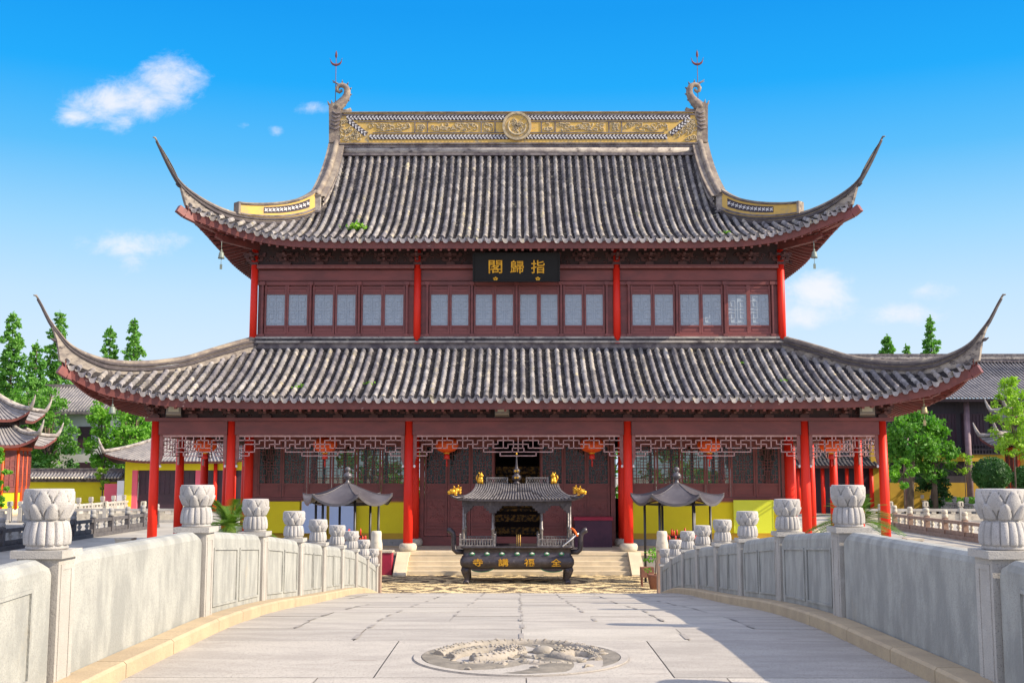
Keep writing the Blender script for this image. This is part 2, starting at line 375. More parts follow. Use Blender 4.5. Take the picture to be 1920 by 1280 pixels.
    def build(s, name, mats, parent=None, label=None):
        off = Vector((0, 0, 0))
        if parent is not None:
            p = parent
            while p is not None: off += p.location; p = p.parent
        elif s.v:
            xs = [p[0] for p in s.v]; ys = [p[1] for p in s.v]
            off = Vector(((min(xs) + max(xs)) / 2, (min(ys) + max(ys)) / 2, min(p[2] for p in s.v)))
        o = bpy.data.objects.new(name, s.mesh(name, mats, off)); col.objects.link(o)
        if parent is not None: o.parent = parent
        else: o.location = off
        if label: o['label'] = label
        return o

def tag(o, label=None, cat=None, group=None, kind=None):
    for k, v in (('label', label), ('category', cat), ('group', group), ('kind', kind)):
        if v: o[k] = v
    return o
def thing(name, loc, label, cat, group=None):
    o = bpy.data.objects.new(name, None); col.objects.link(o); o.location = loc; o.empty_display_size = .3
    return tag(o, label, cat, group)
def kids(o): return [c for c in bpy.data.objects if c.parent is o]
def copy_tree(o, parent=None):
    ch = kids(o)
    c = o.copy(); col.objects.link(c)
    if parent is not None: c.parent = parent
    for k in ch: copy_tree(k, c)
    return c
def interp(tab, x):
    if x <= tab[0][0]: return tab[0][1]
    for (a, b), (c, d) in zip(tab, tab[1:]):
        if x <= c:
            t = (x - a) / (c - a); return b + (d - b) * t
    (a, b), (c, d) = tab[-2:]
    return d + (d - b) / (c - a) * (x - c)
def smooth_tab(tab, n=4):
    """Catmull-Rom resample so that the curves have no kinks"""
    out = []
    k = len(tab)
    for i in range(k - 1):
        p0 = tab[max(i - 1, 0)]; p1 = tab[i]; p2 = tab[i + 1]; p3 = tab[min(i + 2, k - 1)]
        m1 = (p2[1] - p0[1]) / (p2[0] - p0[0]); m2 = (p3[1] - p1[1]) / (p3[0] - p1[0]); h = p2[0] - p1[0]
        for j in range(n):
            t = j / n
            out.append((p1[0] + h * t, (2 * t**3 - 3 * t**2 + 1) * p1[1] + (t**3 - 2 * t**2 + t) * h * m1 + (-2 * t**3 + 3 * t**2) * p2[1] + (t**3 - t**2) * h * m2))
    out.append(tab[-1])
    return out
def text_mesh(ch, size, thick, bold=0.0):
    c = bpy.data.curves.new('lettering', 'FONT'); c.body = ch; c.size = size; c.extrude = thick; c.offset = bold; c.align_x = 'CENTER'
    o = bpy.data.objects.new('lettering', c); col.objects.link(o)
    dg = bpy.context.evaluated_depsgraph_get()
    me = bpy.data.meshes.new_from_object(o.evaluated_get(dg))
    bpy.data.objects.remove(o)
    xs = [v.co.x for v in me.vertices]; ys = [v.co.y for v in me.vertices]
    cx = (min(xs) + max(xs)) / 2; cy = (min(ys) + max(ys)) / 2
    return [((v.co.x - cx), (v.co.y - cy), v.co.z) for v in me.vertices], [tuple(p.vertices) for p in me.polygons]
def write(mb, ch, cx, y, cz, w, h, thick=.012, bold=.0, tilt=0.0):
    """one character standing upright at cx,cz facing -y, stretched to w by h"""
    vs, fs = text_mesh(ch, 1.0, .02, bold)
    sw = max(v[0] for v in vs) * 2; sh = max(v[1] for v in vs) * 2
    mb.add([(cx + v[0] / sw * w, y - v[2] / .02 * thick - math.sin(tilt) * v[1] / sh * h, cz + v[1] / sh * h * math.cos(tilt)) for v in vs], fs, False)
# ------------------------------------------------------------------ ground, court, water
def structure(o, label=None): return tag(o, label, None, None, 'structure')
b = MB(); b.grid([[(-900, -200, 0), (900, -200, 0)], [(-900, 900, 0), (900, 900, 0)]]); structure(b.build('ground', 'ground_stone'))
b = MB(); b.grid([[(-9.5, 33.1, .004), (9.5, 33.1, .004)], [(-9.5, 42.2, .004), (9.5, 42.2, .004)]]); structure(b.build('court_paving', 'cobble'))

# ------------------------------------------------------------------ the hall
YC = 51.8
hall = thing('temple_hall', (0, YC, 0), 'two storey red timber temple hall with sweeping grey tiled roofs and red columns', 'temple hall')

class Roof:
    def __init__(s, HX, HY, D0, cpush, d0, dspan, lift, hip, zt, k, ridge=None, kfull=.5):
        s.HX, s.HY, s.D0, s.cp, s.d0, s.ds = HX, HY, D0, cpush, d0, dspan
        s.lift = smooth_tab(lift); s.hip = smooth_tab(hip); s.zt = zt; s.k = k; s.ridge = ridge; s.kf = kfull
        d = 4.0
        while s.oe(d) > d: d += .01
        s.dc = d
    def oe(s, d): t = max(0, (d - s.d0) / s.ds); return s.D0 + s.cp * t * t
    def hw(s, side): return s.HX if side in 'fb' else s.HY
    def p(s, side, a, u, dz=0.0):
        """point of the slope: a along the eave, u 0 at the eave .. 1 at the top of that row"""
        d = abs(a) - s.hw(side); oe = s.oe(d); ze = interp(s.lift, d)
        if d > 0:
            ot = min(d, oe); zt = interp(s.hip, d); k = s.k * (1 - .5 * min(1, d / s.dc))
        elif s.ridge and side in 'fb': ot = -s.HY; zt = s.ridge; k = s.kf
        else: ot = 0; zt = s.zt; k = s.k
        o = oe + (ot - oe) * u; z = ze + (zt - ze) * (u - k * u * (1 - u)) + dz
        return s.w(side, a, o, z)
    def w(s, side, a, o, z):
        if side == 'f': return Vector((a, YC - s.HY - o, z))
        if side == 'b': return Vector((-a, YC + s.HY + o, z))
        if side == 'r': return Vector((s.HX + o, YC + a, z))
        return Vector((-s.HX - o, YC - a, z))
    def outv(s, side): return {'f': Vector((0, -1, 0)), 'b': Vector((0, 1, 0)), 'r': Vector((1, 0, 0)), 'l': Vector((-1, 0, 0))}[side]
    def alongv(s, side): return {'f': Vector((1, 0, 0)), 'b': Vector((-1, 0, 0)), 'r': Vector((0, 1, 0)), 'l': Vector((0, -1, 0))}[side]

    def slope(s, side, spacing, fine=True):
        mb = MB(); amax = s.hw(side) + s.dc - .06
        n = int(2 * amax / spacing); sp = 2 * amax / n
        rows = [-amax + sp * (i + .5) for i in range(n)]
        edges = [-amax + sp * i for i in range(n + 1)]
        # pan tiles: stepped sheet
        mb.mi = 1
        L = (s.p(side, 0, 0) - s.p(side, 0, 1)).length
        ns = int(L / (.125 if fine else .6))
        g = []
        for i in range(ns):
            g.append([s.p(side, a, i / ns, .05) for a in edges]); g.append([s.p(side, a, (i + 1) / ns, .0) for a in edges])
        mb.grid(g)
        # cover tile rows
        A = s.alongv(side); O = s.outv(side)
        for a in rows:
            jx = random.gauss(0, .012)
            pts0 = [s.p(side, a, u / 24) for u in range(25)]
            Lr = sum((pts0[i] - pts0[i + 1]).length for i in range(24))
            if Lr < .12: continue
            k = max(1, round(Lr / (.30 if fine else 1.2)))
            vs = []; m = 7; ph = random.random() * .3; rings = []
            prof = []
            for i in range(k):
                r = .090 + random.gauss(0, .004)
                prof.append(((i + (0 if i == 0 else ph * .6)) / k, r + .018)); prof.append((min(1, (i + 1 + ph * .6) / k if i < k - 1 else 1), r - .012))
            sag = random.gauss(0, .006)
            for (u, r) in prof:
                q = s.p(side, a, u, .02 + sag); q2 = s.p(side, a, min(1, u + .01), .02); q1 = s.p(side, a, max(0, u - .01), .02)
                t = (q2 - q1)
                t = t.normalized() if t.length > 1e-6 else -O
                nn = A.cross(t).normalized()
                if nn.z < 0: nn = -nn
                base = q + A * (jx + random.gauss(0, .004))
                rings.append([base + A * (r * math.cos(math.pi * j / (m - 1))) + nn * (r * 1.32 * math.sin(math.pi * j / (m - 1))) for j in range(m)])
            mb.mi = tone = random.choice((0, 0, 2, 3)); mb.grid(rings, True)
            # round end tile at the eave
            e = s.p(side, a, 0, .045) + O * .012 + A * jx
            ring = [e + A * (.116 * math.cos(2 * math.pi * j / 12)) + Vector((0, 0, .116 * math.sin(2 * math.pi * j / 12))) for j in range(12)]
            ring2 = [q - O * .06 for q in ring]
            rin = [e + (q - e) * .74 - O * .014 for q in ring]; rin1 = [e + (q - e) * .80 for q in ring]
            mb.grid([ring2, ring, rin1, rin], False, True)
            o = len(mb.v) - 12
            mb.f.append(tuple(range(o, o + 12))); mb.m.append(tone); mb.s.append(False)
        # drip tiles between the rows
        for a in edges[1:-1]:
            mb.mi = random.choice((0, 2, 2, 3))
            e = s.p(side, a, 0, .05) + O * .03
            hw_ = sp * .42; hh = .20 + random.gauss(0, .012)
            top = [e + A * (hw_ * x) + Vector((0, 0, .02 - .055 * (1 - x * x))) for x in (-1, -.6, -.2, .2, .6, 1)]
            bot = [e + A * (hw_ * x) - Vector((0, 0, hh * math.sqrt(max(0, 1 - x * x)) * .9 + .03)) + O * .03 for x in (-1, -.6, -.2, .2, .6, 1)]
            mb.grid([top, bot]); mb.grid([[q - O * .03 for q in top], [q - O * .03 for q in bot]])
        return mb

    def fascia(s, side, z0=.10, z1=.40, grow=.0):
        mb = MB(); aw = s.hw(side) + s.dc - .05; n = 120; g = []
        for i in range(n + 1):
            a = -aw + 2 * aw * i / n; d = abs(a) - s.hw(side); oe = s.oe(d); ze = interp(s.lift, d)
            ex = grow * max(0, d / s.dc) ** 3
            tb = s.w(side, a, oe - .05, ze - z0 + .10); lb = s.w(side, a, oe - .07, ze - z1 - ex)
            g.append([tb, lb, s.w(side, a, oe - .17, ze - z1 - ex), s.w(side, a, oe - .17, ze - z0 + .10)])
        mb.grid(g, False, True)
        return mb

    def soffit(s, side, oin, thick, rafter=.33):
        mb = MB(); aw = s.hw(side) + s.dc - .12; n = 90; g = []
        A = s.alongv(side)
        def ln(a, t):
            d = abs(a) - s.hw(side); oe = s.oe(d); ze = interp(s.lift, d); oi = max(oin, d)
            oi = min(oi, oe - .05)
            q = s.p(side, a, 0)
            ot = max(d, 0) if d > 0 else (-s.HY if s.ridge and side in 'fb' else 0)
            o = (oe - .12) + (oi - oe + .12) * t
            u = (oe - o) / max(oe - min(ot, oe), .02)
            z = s.p(side, a, min(1, max(0, u)))[2] - thick
            return s.w(side, a, o, z)
        mb.grid([[ln(-aw + 2 * aw * i / n, t / 5) for t in range(6)] for i in range(n + 1)])
        mb.mi = 1
        k = int(2 * aw / rafter)
        for i in range(k):
            a = -aw + (i + .5) * 2 * aw / k
            # rafters fan out towards the corner
            d = abs(a) - s.hw(side)
            f = max(0, (d - 1.2) / s.dc); sg = 1 if a > 0 else -1
            pts = []
            for t in (0, .33, .66, 1):
                aa = a - sg * f * t * 1.6
                pts.append(ln(aa, t) - Vector((0, 0, .05)))
            for p, q in zip(pts, pts[1:]): mb.bar(p, q, .09, .11)
        return mb

    def hip_ridge(s, sx, sy, topt, wid=.20, dend=None, d_start=0.0):
        """ridge on the 45 degree hip: plaster web under a moulded tile capping that runs out into an upswept spike"""
        top = smooth_tab(topt, 5); dend = dend or topt[-1][0]
        mb = MB(); O = Vector((sx, sy, 0)).normalized(); P = Vector((-O.y, O.x, 0))
        def at(d, off, z): return Vector((sx * (s.HX + d), YC + sy * (s.HY + d), z)) + P * off
        def taper(d): return 1.0 if d < s.dc * .8 else max(.30, 1 - (d - s.dc * .8) / (dend - s.dc * .8) * .72)
        ds = [d_start + (dend - d_start) * i / 60 for i in range(61)]
        def sweep(mi, f0, f1, wd, d1=99, sm=False):
            mb.mi = mi; g = []
            for d in ds:
                if d > d1: break
                a, b_, ww = f0(d), f1(d), wd * taper(d)
                if b_ < a + .01: b_ = a + .01
                g.append([at(d, -ww, a), at(d, -ww, b_), at(d, ww, b_), at(d, ww, a)])
            mb.grid(g, sm, True)
            o = len(mb.v) - len(g) * 4
            for ring in (0, len(g) - 1):
                ids = tuple(o + ring * 4 + j for j in range(4)); mb.f.append(ids); mb.m.append(mi); mb.s.append(False)
        T = lambda d: interp(top, d)
        S = lambda d: interp(s.hip, min(d, s.dc)) + (0 if d < s.dc else ((d - s.dc) / (dend - s.dc)) ** .60 * (interp(top, dend) - interp(s.hip, s.dc) + .05))
        h = lambda d: taper(d)
        sweep(0, lambda d: S(d) - .12, lambda d: T(d) - .32 * h(d), wid * .72)          # plaster web
        sweep(1, lambda d: T(d) - .37 * h(d), lambda d: T(d) - .26 * h(d), wid * 1.06)
        sweep(2, lambda d: T(d) - .25 * h(d), lambda d: T(d) - .20 * h(d), wid * .84)
        sweep(1, lambda d: T(d) - .20 * h(d), lambda d: T(d) - .12 * h(d), wid * 1.12)
        mb.mi = 2
        pts = [at(d, 0, T(d) - .10 * h(d)) for d in ds]
        mb.tube(pts, [.125 * taper(d) * wid / .2 for d in ds], 10)
        # hooked end and small clay leaves below the tip
        q = at(dend, 0, T(dend) - .03)
        mb.tube([q, q + O * .05 + Vector((0, 0, .07)), q + O * .15 + Vector((0, 0, .07))], [.035, .04, .02], 6)
        mb.mi = 1
        for k, dd in enumerate((s.dc + .02, s.dc - .05)):
            c = at(dd, 0, S(dd) + .32 + .3 * k)
            mb.tube([c, c + O * .22 + Vector((0, 0, .02)), c + O * .34 + Vector((0, 0, .09))], [.07, .05, .02], 6)
        return mb

low = Roof(10.95, 5.55, 4.77, 1.0, .8, 5.0,
           [(-4, 6.40), (-1.1, 6.41), (.88, 6.45), (1.86, 6.49), (2.59, 6.57), (3.29, 6.71), (3.84, 6.83), (4.29, 6.95), (4.92, 7.24), (5.45, 7.60), (5.95, 7.95)],
           [(0, 8.76), (1, 8.24), (2.18, 7.78), (2.98, 7.58), (3.8, 7.45), (4.5, 7.43), (5.2, 7.56), (5.95, 7.95)], 8.76, .30)
upp = Roof(8.6, 3.2, 4.03, .75, .8, 3.95,
           [(-4, 13.06), (-1.4, 13.07), (.3, 13.12), (1.17, 13.21), (2.02, 13.35), (2.65, 13.51), (3.27, 13.73), (3.88, 13.96), (4.38, 14.16), (4.77, 14.36), (5.1, 14.60)],
           [(0, 15.30), (.4, 14.92), (1.0, 14.52), (1.7, 14.24), (2.5, 14.08), (3.0, 14.05), (3.85, 14.12), (4.5, 14.31), (5.1, 14.62)], 15.30, .435, ridge=18.62, kfull=.58)
LOW_TOP = [(-.1, 9.35), (.48, 9.11), (1.37, 8.68), (2.19, 8.27), (2.99, 8.03), (3.53, 7.93), (4.14, 7.89), (4.70, 7.96), (5.24, 8.18), (5.60, 8.47), (5.86, 8.86), (6.08, 9.24), (6.30, 9.76), (6.40, 9.98)]
UPP_TOP = [(-.1, 15.75), (.46, 15.16), (1.0, 14.83), (1.71, 14.57), (2.63, 14.41), (3.34, 14.42), (4.04, 14.64), (4.64, 14.99), (4.97, 15.31), (5.23, 15.75), (5.49, 16.29), (5.69, 16.75)]

for rf, sp_, z1, gr, oin, th in ((low, .345, .38, .10, 3.15, .40), (upp, .345, .36, .08, 2.40, .38)):
    for side in 'fbrl':
        rf.slope(side, sp_, side == 'f').build('roof_slope', ['tile', 'tile_pan', 'tile_b', 'tile_c'], hall)
        rf.fascia(side, .10, z1, gr).build('eave_fascia', 'fascia', hall)
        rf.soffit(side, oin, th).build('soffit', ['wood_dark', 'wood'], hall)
    for sx in (-1, 1):
        for sy in (-1, 1):
            rf.hip_ridge(sx, sy, LOW_TOP if rf is low else UPP_TOP, .20 if rf is low else .19).build('hip_ridge', ['hip_plaster', 'ridge_line', 'ridge_cap'], hall)
            # hip rafter with carved end under the corner
            O = Vector((sx, sy, 0)).normalized(); mb = MB()
            d0_, d1_, d2_ = (2.9, 4.2, 5.55) if rf is low else (2.2, 3.3, 4.75)
            def hp(d, z): return Vector((sx * (rf.HX + d), YC + sy * (rf.HY + d), z))
            zb = interp(rf.hip, d1_)
            mb.bar(hp(d0_, zb - 1.02), hp(d1_ + .25, zb - .86), .20, .26)
            mb.bar(hp(d1_ + .25, zb - .85), hp(d1_ + .45, zb - .76), .18, .18)
            mb.bar(hp(d0_, zb - .72), hp(d1_, zb - .66), .2, .3)
            zt_ = interp(rf.hip, d2_)
            pr = [hp(d1_ - .2, zb - .60), hp(d1_ + .5, interp(rf.hip, d1_ + .5) - .55), hp(d2_, zt_ - .48), hp(d2_ + .22, zt_ - .30)]
            for p, q in zip(pr, pr[1:]): mb.bar(p, q, .22, .30)
            mb.build('hip_rafter', 'wood', hall)

# ridge board where the lower roof meets the upper storey wall
mb = MB()
X1, Y1 = 11.25, 46.05
for (yy, xx, z0, z1, mi) in ((Y1, X1, 8.72, 8.80, 1), (Y1 + .06, X1 - .06, 8.80, 9.02, 0), (Y1 - .04, X1 + .06, 9.02, 9.10, 2), (Y1 + .03, X1, 9.10, 9.20, 1), (Y1 + .08, X1 - .05, 9.20, 9.29, 2)):
    mb.mi = mi; mb.box(-xx, xx, yy, 2 * YC - yy, z0, z1)
mb.build('wall_ridge', ['ridge_dark', 'tile_pan', 'plaster'], hall)

# ------------------------------------------------------------------ main ridge and its ornaments
YR = YC
yf = YR - .22
ridge = MB()
ridge.mi = 0; ridge.tube([(-8.62, YR - .16, 18.80), (8.62, YR - .16, 18.80)], .17, 12); ridge.tube([(-8.62, YR + .16, 18.80), (8.62, YR + .16, 18.80)], .17, 12)
ridge.mi = 1; ridge.box(-8.62, 8.62, yf - .10, YR + .30, 18.55, 18.66); ridge.box(-8.62, 8.62, yf - .06, YR + .28, 18.96, 19.06); ridge.box(-8.62, 8.62, yf - .10, YR + .32, 19.09, 19.16)
ridge.mi = 2; ridge.box(-8.55, 8.55, yf, YR + .22, 19.06, 20.52)
main_ridge = ridge.build('main_ridge', ['plaster', 'ridge_dark', 'yellow_plaster'], hall)
cap = MB()
cap.mi = 0; cap.box(-8.35, 8.35, yf - .06, YR + .28, 20.50, 20.58); cap.mi = 1; cap.box(-8.3, 8.3, yf - .03, YR + .25, 20.58, 20.64)
cap.mi = 2; cap.tube([(-8.35, YR, 20.66), (8.35, YR, 20.66)], .10, 8); cap.box(-8.35, 8.35, yf - .10, YR + .3, 20.635, 20.68)
cap.build('ridge_cap', ['ridge_dark', 'yellow_plaster', 'ridge_cap'], main_ridge)
def diamonds(mb, p, q, h, pitch=.17, y=0):
    p, q = Vector(p), Vector(q); d = q - p; L = d.length; d.normalize(); up = Vector((0, -1, 0)).cross(d) * -1
    n = int(L / pitch); 
    for i in range(n):
        c = p + d * ((i + .5) * L / n)
        for sgn in (-1, 1):
            cc = c + up * (h * .22 * sgn) + d * (pitch * .22 * sgn)
            mb.obox(cc, (d + up * sgn).normalized() * h * .26, (d - up * sgn).normalized() * h * .13, Vector((0, .02, 0)))
def openwork(name, segs, h, par):
    mb = MB()
    for (x0, z0, x1, z1) in segs:
        mb.mi = 0
        p, q = Vector((x0, yf - .012, z0)), Vector((x1, yf - .012, z1)); d = (q - p).normalized(); up = Vector((0, -1, 0)).cross(d)
        mb.obox((p + q) / 2, (q - p) / 2, up * h / 2, Vector((0, .01, 0)))
        mb.mi = 1; diamonds(mb, (x0, yf - .028, z0), (x1, yf - .028, z1), h)
    return mb.build(name, ['openwork_dark', 'openwork_white'], par)
openwork('openwork_strip', [(-8.15, 20.40, 8.15, 20.40)], .24, main_ridge)
openwork('openwork_strip', [(-7.05, 19.46, 7.05, 19.46)], .24, main_ridge)
for s in (-1, 1): openwork('openwork_strip', [(s * 8.05, 20.26, s * 7.2, 19.58)] if s < 0 else [(s * 7.2, 19.58, s * 8.05, 20.26)], .24, main_ridge)
frm = MB()
for z in (19.66, 20.21): frm.box(-7.6 if z > 20 else -6.9, 7.6 if z > 20 else 6.9, yf - .03, yf, z - .022, z + .022)
for x in (-4.9, -4.3, -1.75, -1.1, 1.1, 1.75, 4.3, 4.9): frm.box(x - .025, x + .025, yf - .028, yf, 19.68, 20.19)
frm.build('panel_frame', 'ridge_dark', main_ridge)
def curls(x0, x1, z0, z1, n, y, seed, rr=.026):
    rnd = random.Random(seed); mb = MB()
    for i in range(n):
        x = x0 + (x1 - x0) * (i + rnd.random()) / n; z = z0 + (z1 - z0) * rnd.random()
        ang = rnd.random() * 6.28; pts = []; turn = rnd.choice((-1, 1)) * rnd.uniform(.35, .9); st = rnd.uniform(.05, .09)
        for k in range(9):
            pts.append((x, y, z)); x += st * math.cos(ang); z += st * .8 * math.sin(ang); ang += turn; turn *= 1.06
            x = min(max(x, x0), x1); z = min(max(z, z0), z1)
        pts = [p for j, p in enumerate(pts) if j == 0 or (Vector(p) - Vector(pts[j - 1])).length > .01]
        if len(pts) > 2: mb.tube(pts, [rr * (1.3 - .1 * j) for j in range(len(pts))], 6)
    return mb
for i, (x0, x1, n) in enumerate(((-7.15, -5.0, 22), (-4.85, -4.35, 7), (-4.2, -1.85, 26), (-1.7, -1.15, 7), (1.15, 1.7, 7), (1.85, 4.2, 26), (4.35, 4.85, 7), (5.0, 7.15, 22))):
    curls(x0 + .08, x1 - .08, 19.76, 20.12, n, yf - .015, i + 3).build('carved_relief', 'relief', main_ridge)
for s in (-1, 1):
    rl = MB(); rnd = random.Random(44 + s)
    for k in range(26):
        t = rnd.random(); z = 19.28 + .95 * t; xm = 8.42; xi = 7.35 + .75 * t; x = rnd.uniform(xi, xm)
        pts = []; ang = rnd.random() * 6.28; tn = rnd.choice((-.7, .7))
        for j in range(8):
            pts.append((s * x, yf - .015, z)); x = min(max(x + .07 * math.cos(ang), xi), xm); z = min(max(z + .07 * math.sin(ang), 19.25), 20.3); ang += tn
        rl.tube([p for j, p in enumerate(pts) if j == 0 or p != pts[j - 1]], .028, 6)
    rl.build('carved_relief', 'relief', main_ridge)
# round medallion in the middle of the ridge
md = MB(); zc = 19.96; cx_ = -.06
def disc(mb, cx, cz, r0, r1, y0, y1, n=40):
    g = []
    for (r, y) in ((r1, y1), (r1, y0), (r0, y0), (r0, y1)):
        g.append([(cx + r * math.cos(2 * math.pi * j / n), y, cz + r * math.sin(2 * math.pi * j / n)) for j in range(n)])
    mb.grid(g, False, True)
md.mi = 0; disc(md, cx_, zc, .58, .69, yf - .17, yf); md.mi = 1; disc(md, cx_, zc, .005, .59, yf - .11, yf)
md.mi = 0; disc(md, cx_, zc, .52, .55, yf - .13, yf)
mdo = md.build('medallion', ['relief', 'yellow_plaster'], main_ridge)
rl = MB(); rnd = random.Random(5)
for k in range(30):
    a0 = rnd.random() * 6.28; r0 = rnd.uniform(0, .40); x = cx_ + r0 * math.cos(a0); z = zc + r0 * math.sin(a0); ang = rnd.random() * 6.28; pts = []; tn = rnd.choice((-.6, .6, .4, -.4))
    for j in range(8):
        pts.append((x, yf - .115, z)); x += .055 * math.cos(ang); z += .055 * math.sin(ang); ang += tn
        if math.hypot(x - cx_, z - zc) > .48: break
    if len(pts) > 2: rl.tube(pts, .026, 6)
rl.tube([(cx_ + .42 * math.cos(t), yf - .12, zc + .42 * math.sin(t)) for t in [2.6 + .2 * i for i in range(20)]], [.03 + .03 * math.sin(i / 19 * 3.1) for i in range(20)], 8)
rl.build('carved_relief', 'relief', main_ridge)

# owl-tail finials, tridents, gable ridges
def ridge_beast(s):
    mb = MB(); X = s * 8.55
    mb.mi = 0
    mb.prism([(X + s * .42, 19.2), (X + s * .44, 20.35), (X + s * .46, 21.0), (X + s * .30, 21.18), (X - s * .05, 20.95), (X - s * .20, 20.55), (X - s * .05, 20.15), (X - s * .12, 19.2)], YR - .24, YR + .24)
    # curling tail
    P = [(.16, 20.9, .27), (.05, 21.05, .27), (-.12, 21.22, .235), (-.28, 21.42, .205), (-.37, 21.64, .175), (-.37, 21.86, .155), (-.28, 22.02, .14), (-.12, 22.09, .125), (.04, 22.05, .11), (.12, 21.92, .10), (.09, 21.79, .09), (-.01, 21.74, .08), (-.10, 21.80, .065), (-.09, 21.88, .04)]
    mb.tube([(X + s * x, YR, z) for x, z, r in P], [r for x, z, r in P], 10)
    mb.mi = 1
    for i in range(1, 8):     # spines along the outside of the tail
        x, z, r = P[i]; d = Vector((P[i + 1][0] - P[i - 1][0], 0, P[i + 1][1] - P[i - 1][1])).normalized(); nrm = Vector((-d.z, 0, d.x))
        c = Vector((X + s * x, YR, z)); nr = Vector((s * nrm.x, 0, nrm.z)); q = c + nr * (r * .9)
        if nrm.x > 0 and i < 6: q = c - nr * (r * .9); nr = -nr
        mb.tube([q, q + nr * .10 + Vector((s * .02, 0, .05))], [.05, .012], 5)
    # flame at the curl, snout and jaw
    f = Vector((X + s * .02, YR, 22.10))
    mb.tube([f, f + Vector((s * .14, 0, .09)), f + Vector((s * .30, 0, .20))], [.05, .045, .02], 6)
    for dz in (.16, .05): mb.tube([f + Vector((s * .14, 0, .09)), f + Vector((s * .34, 0, .09 + dz))], [.03, .008], 5)
    mb.mi = 0
    mb.tube([(X - s * .10, YR, 20.72), (X - s * .38, YR, 20.80), (X - s * .58, YR, 20.90)], [.17, .11, .09], 8)
    mb.tube([(X + s * .38, YR, 21.05), (X + s * .50, YR, 21.16), (X + s * .56, YR, 21.30)], [.07, .05, .015], 6)
    mb.tube([(X + s * .28, YR, 21.1), (X + s * .36, YR, 21.24), (X + s * .38, YR, 21.36)], [.06, .04, .015], 6)
    mb.mi = 1
    for k in range(5):        # scales and folds of the mane on the block
        for y in (YR - .25,):
            mb.tube([(X + s * (.36 - .02 * k), y, 19.9 + .2 * k), (X + s * .1, y - .02, 19.82 + .19 * k), (X - s * .08, y, 19.98 + .17 * k)], .045, 6)
    return mb.build('ridge_beast', ['dragon', 'ridge_dark'], hall)
for s in (-1, 1):
    ob = ridge_beast(s)
    t = MB(); x = s * 8.74 if s < 0 else 8.58; zr = 23.45
    t.tube([(x, YR, 21.0), (x, YR, zr)], .016, 6)
    t.tube([(x + .26 * math.cos(a), YR, zr - .12 + .24 * math.sin(a) * (1 if True else 1)) for a in [math.pi + math.pi * i / 12 for i in range(13)]], [.012 + .05 * math.sin(math.pi * i / 12) for i in range(13)], 6, flat=.4)
    for e in (-1, 1): t.tube([(x + e * .26, YR, zr - .12), (x + e * .30, YR, zr - .02)], [.014, .008], 5)
    t.tube([(x, YR, zr - .05), (x, YR, zr + .08), (x, YR, zr + .22), (x, YR, zr + .36)], [.012, .06, .045, .006], 6, flat=.4)
    t.build('iron_trident', 'iron_red', ob)
    # gable ridge running down from the finial, then the low yellow parapet on the hip
    v = MB(); ds = [i / 24 for i in range(25)]
    def gp(t_, dx, dz):
        o = -3.05 + 3.35 * t_; u = (upp.oe(-1) - o) / (upp.oe(-1) + 3.2)
        z = 13.06 + 5.56 * (u - .58 * u * (1 - u)); return Vector((s * (8.62 + dx + .30 * t_ ** 2), YC - 3.2 - o, z + dz + .12 * (1 - t_)))
    for mi, x0, x1, z0, z1 in ((0, -.30, .30, -.1, .36), (1, -.36, .36, .36, .46), (0, -.31, .31, .46, .56), (2, -.38, .38, .56, .66)):
        v.mi = mi; v.grid([[gp(t_, x0, z0), gp(t_, x0, z1), gp(t_, x1, z1), gp(t_, x1, z0)] for t_ in ds], False, True)
    v.mi = 2; v.tube([gp(t_, .0, .70) for t_ in ds], .13, 8)
    v.mi = 1
    for i in range(14): v.grid([[gp((i + .1) / 14, .26, -.1), gp((i + .1) / 14, .46, -.16)], [gp((i + .8) / 14, .26, -.1), gp((i + .8) / 14, .46, -.16)]])
    v.mi = 0; e = gp(1, .02, 0); v.box(e.x - .24, e.x + .24, e.y - .20, e.y + .1, e.z - .35, e.z + .62)
    v.mi = 1; v.box(e.x - .3, e.x + .3, e.y - .26, e.y + .12, e.z - .12, e.z - .04); v.mi = 2; v.box(e.x - .27, e.x + .27, e.y - .24, e.y + .12, e.z + .62, e.z + .69)
    v.build('gable_ridge', ['plaster', 'ridge_dark', 'ridge_cap'], hall)
    top = smooth_tab(UPP_TOP, 5); q = MB(); O = Vector((s, -1, 0)).normalized(); P = Vector((-O.y, O.x, 0))
    ht = [(.35, .86), (1.0, .70), (2.0, .58), (3.1, .46)]
    def pp(d, off, z): return Vector((s * (8.6 + d), YC - 3.2 - d, z)) + P * off
    dl = [.42 + i * (3.08 - .42) / 20 for i in range(21)]
    for mi, w_, a_, b_, d0_, d1_ in ((0, .13, -.05, 1.0, .42, 3.08), (1, .18, .88, .96, .42, 3.1), (2, .21, .96, 1.06, .42, 3.12), (1, .16, .0, .12, .42, 3.1)):
        q.mi = mi; g = []
        for d in dl:
            h = interp(ht, d); z = interp(top, d) - .06
            g.append([pp(d, -w_, z + h * a_), pp(d, -w_, z + h * b_), pp(d, w_, z + h * b_), pp(d, w_, z + h * a_)])
        q.grid(g, False, True); o = len(q.v) - len(g) * 4
        for ring in (0, len(g) - 1): q.f.append(tuple(o + ring * 4 + j for j in range(4))); q.m.append(mi); q.s.append(False)
    q.mi = 2; q.obox(pp(3.08, 0, interp(top, 3.08) + .18), O * .05, P * .2, Vector((0, 0, .26)))
    sgn = 1 if P.y < 0 else -1       # the face turned to the court
    qo = q.build('hip_parapet', ['yellow_plaster', 'ridge_dark', 'ridge_cap'], hall)
    ow = MB(); ow.mi = 0
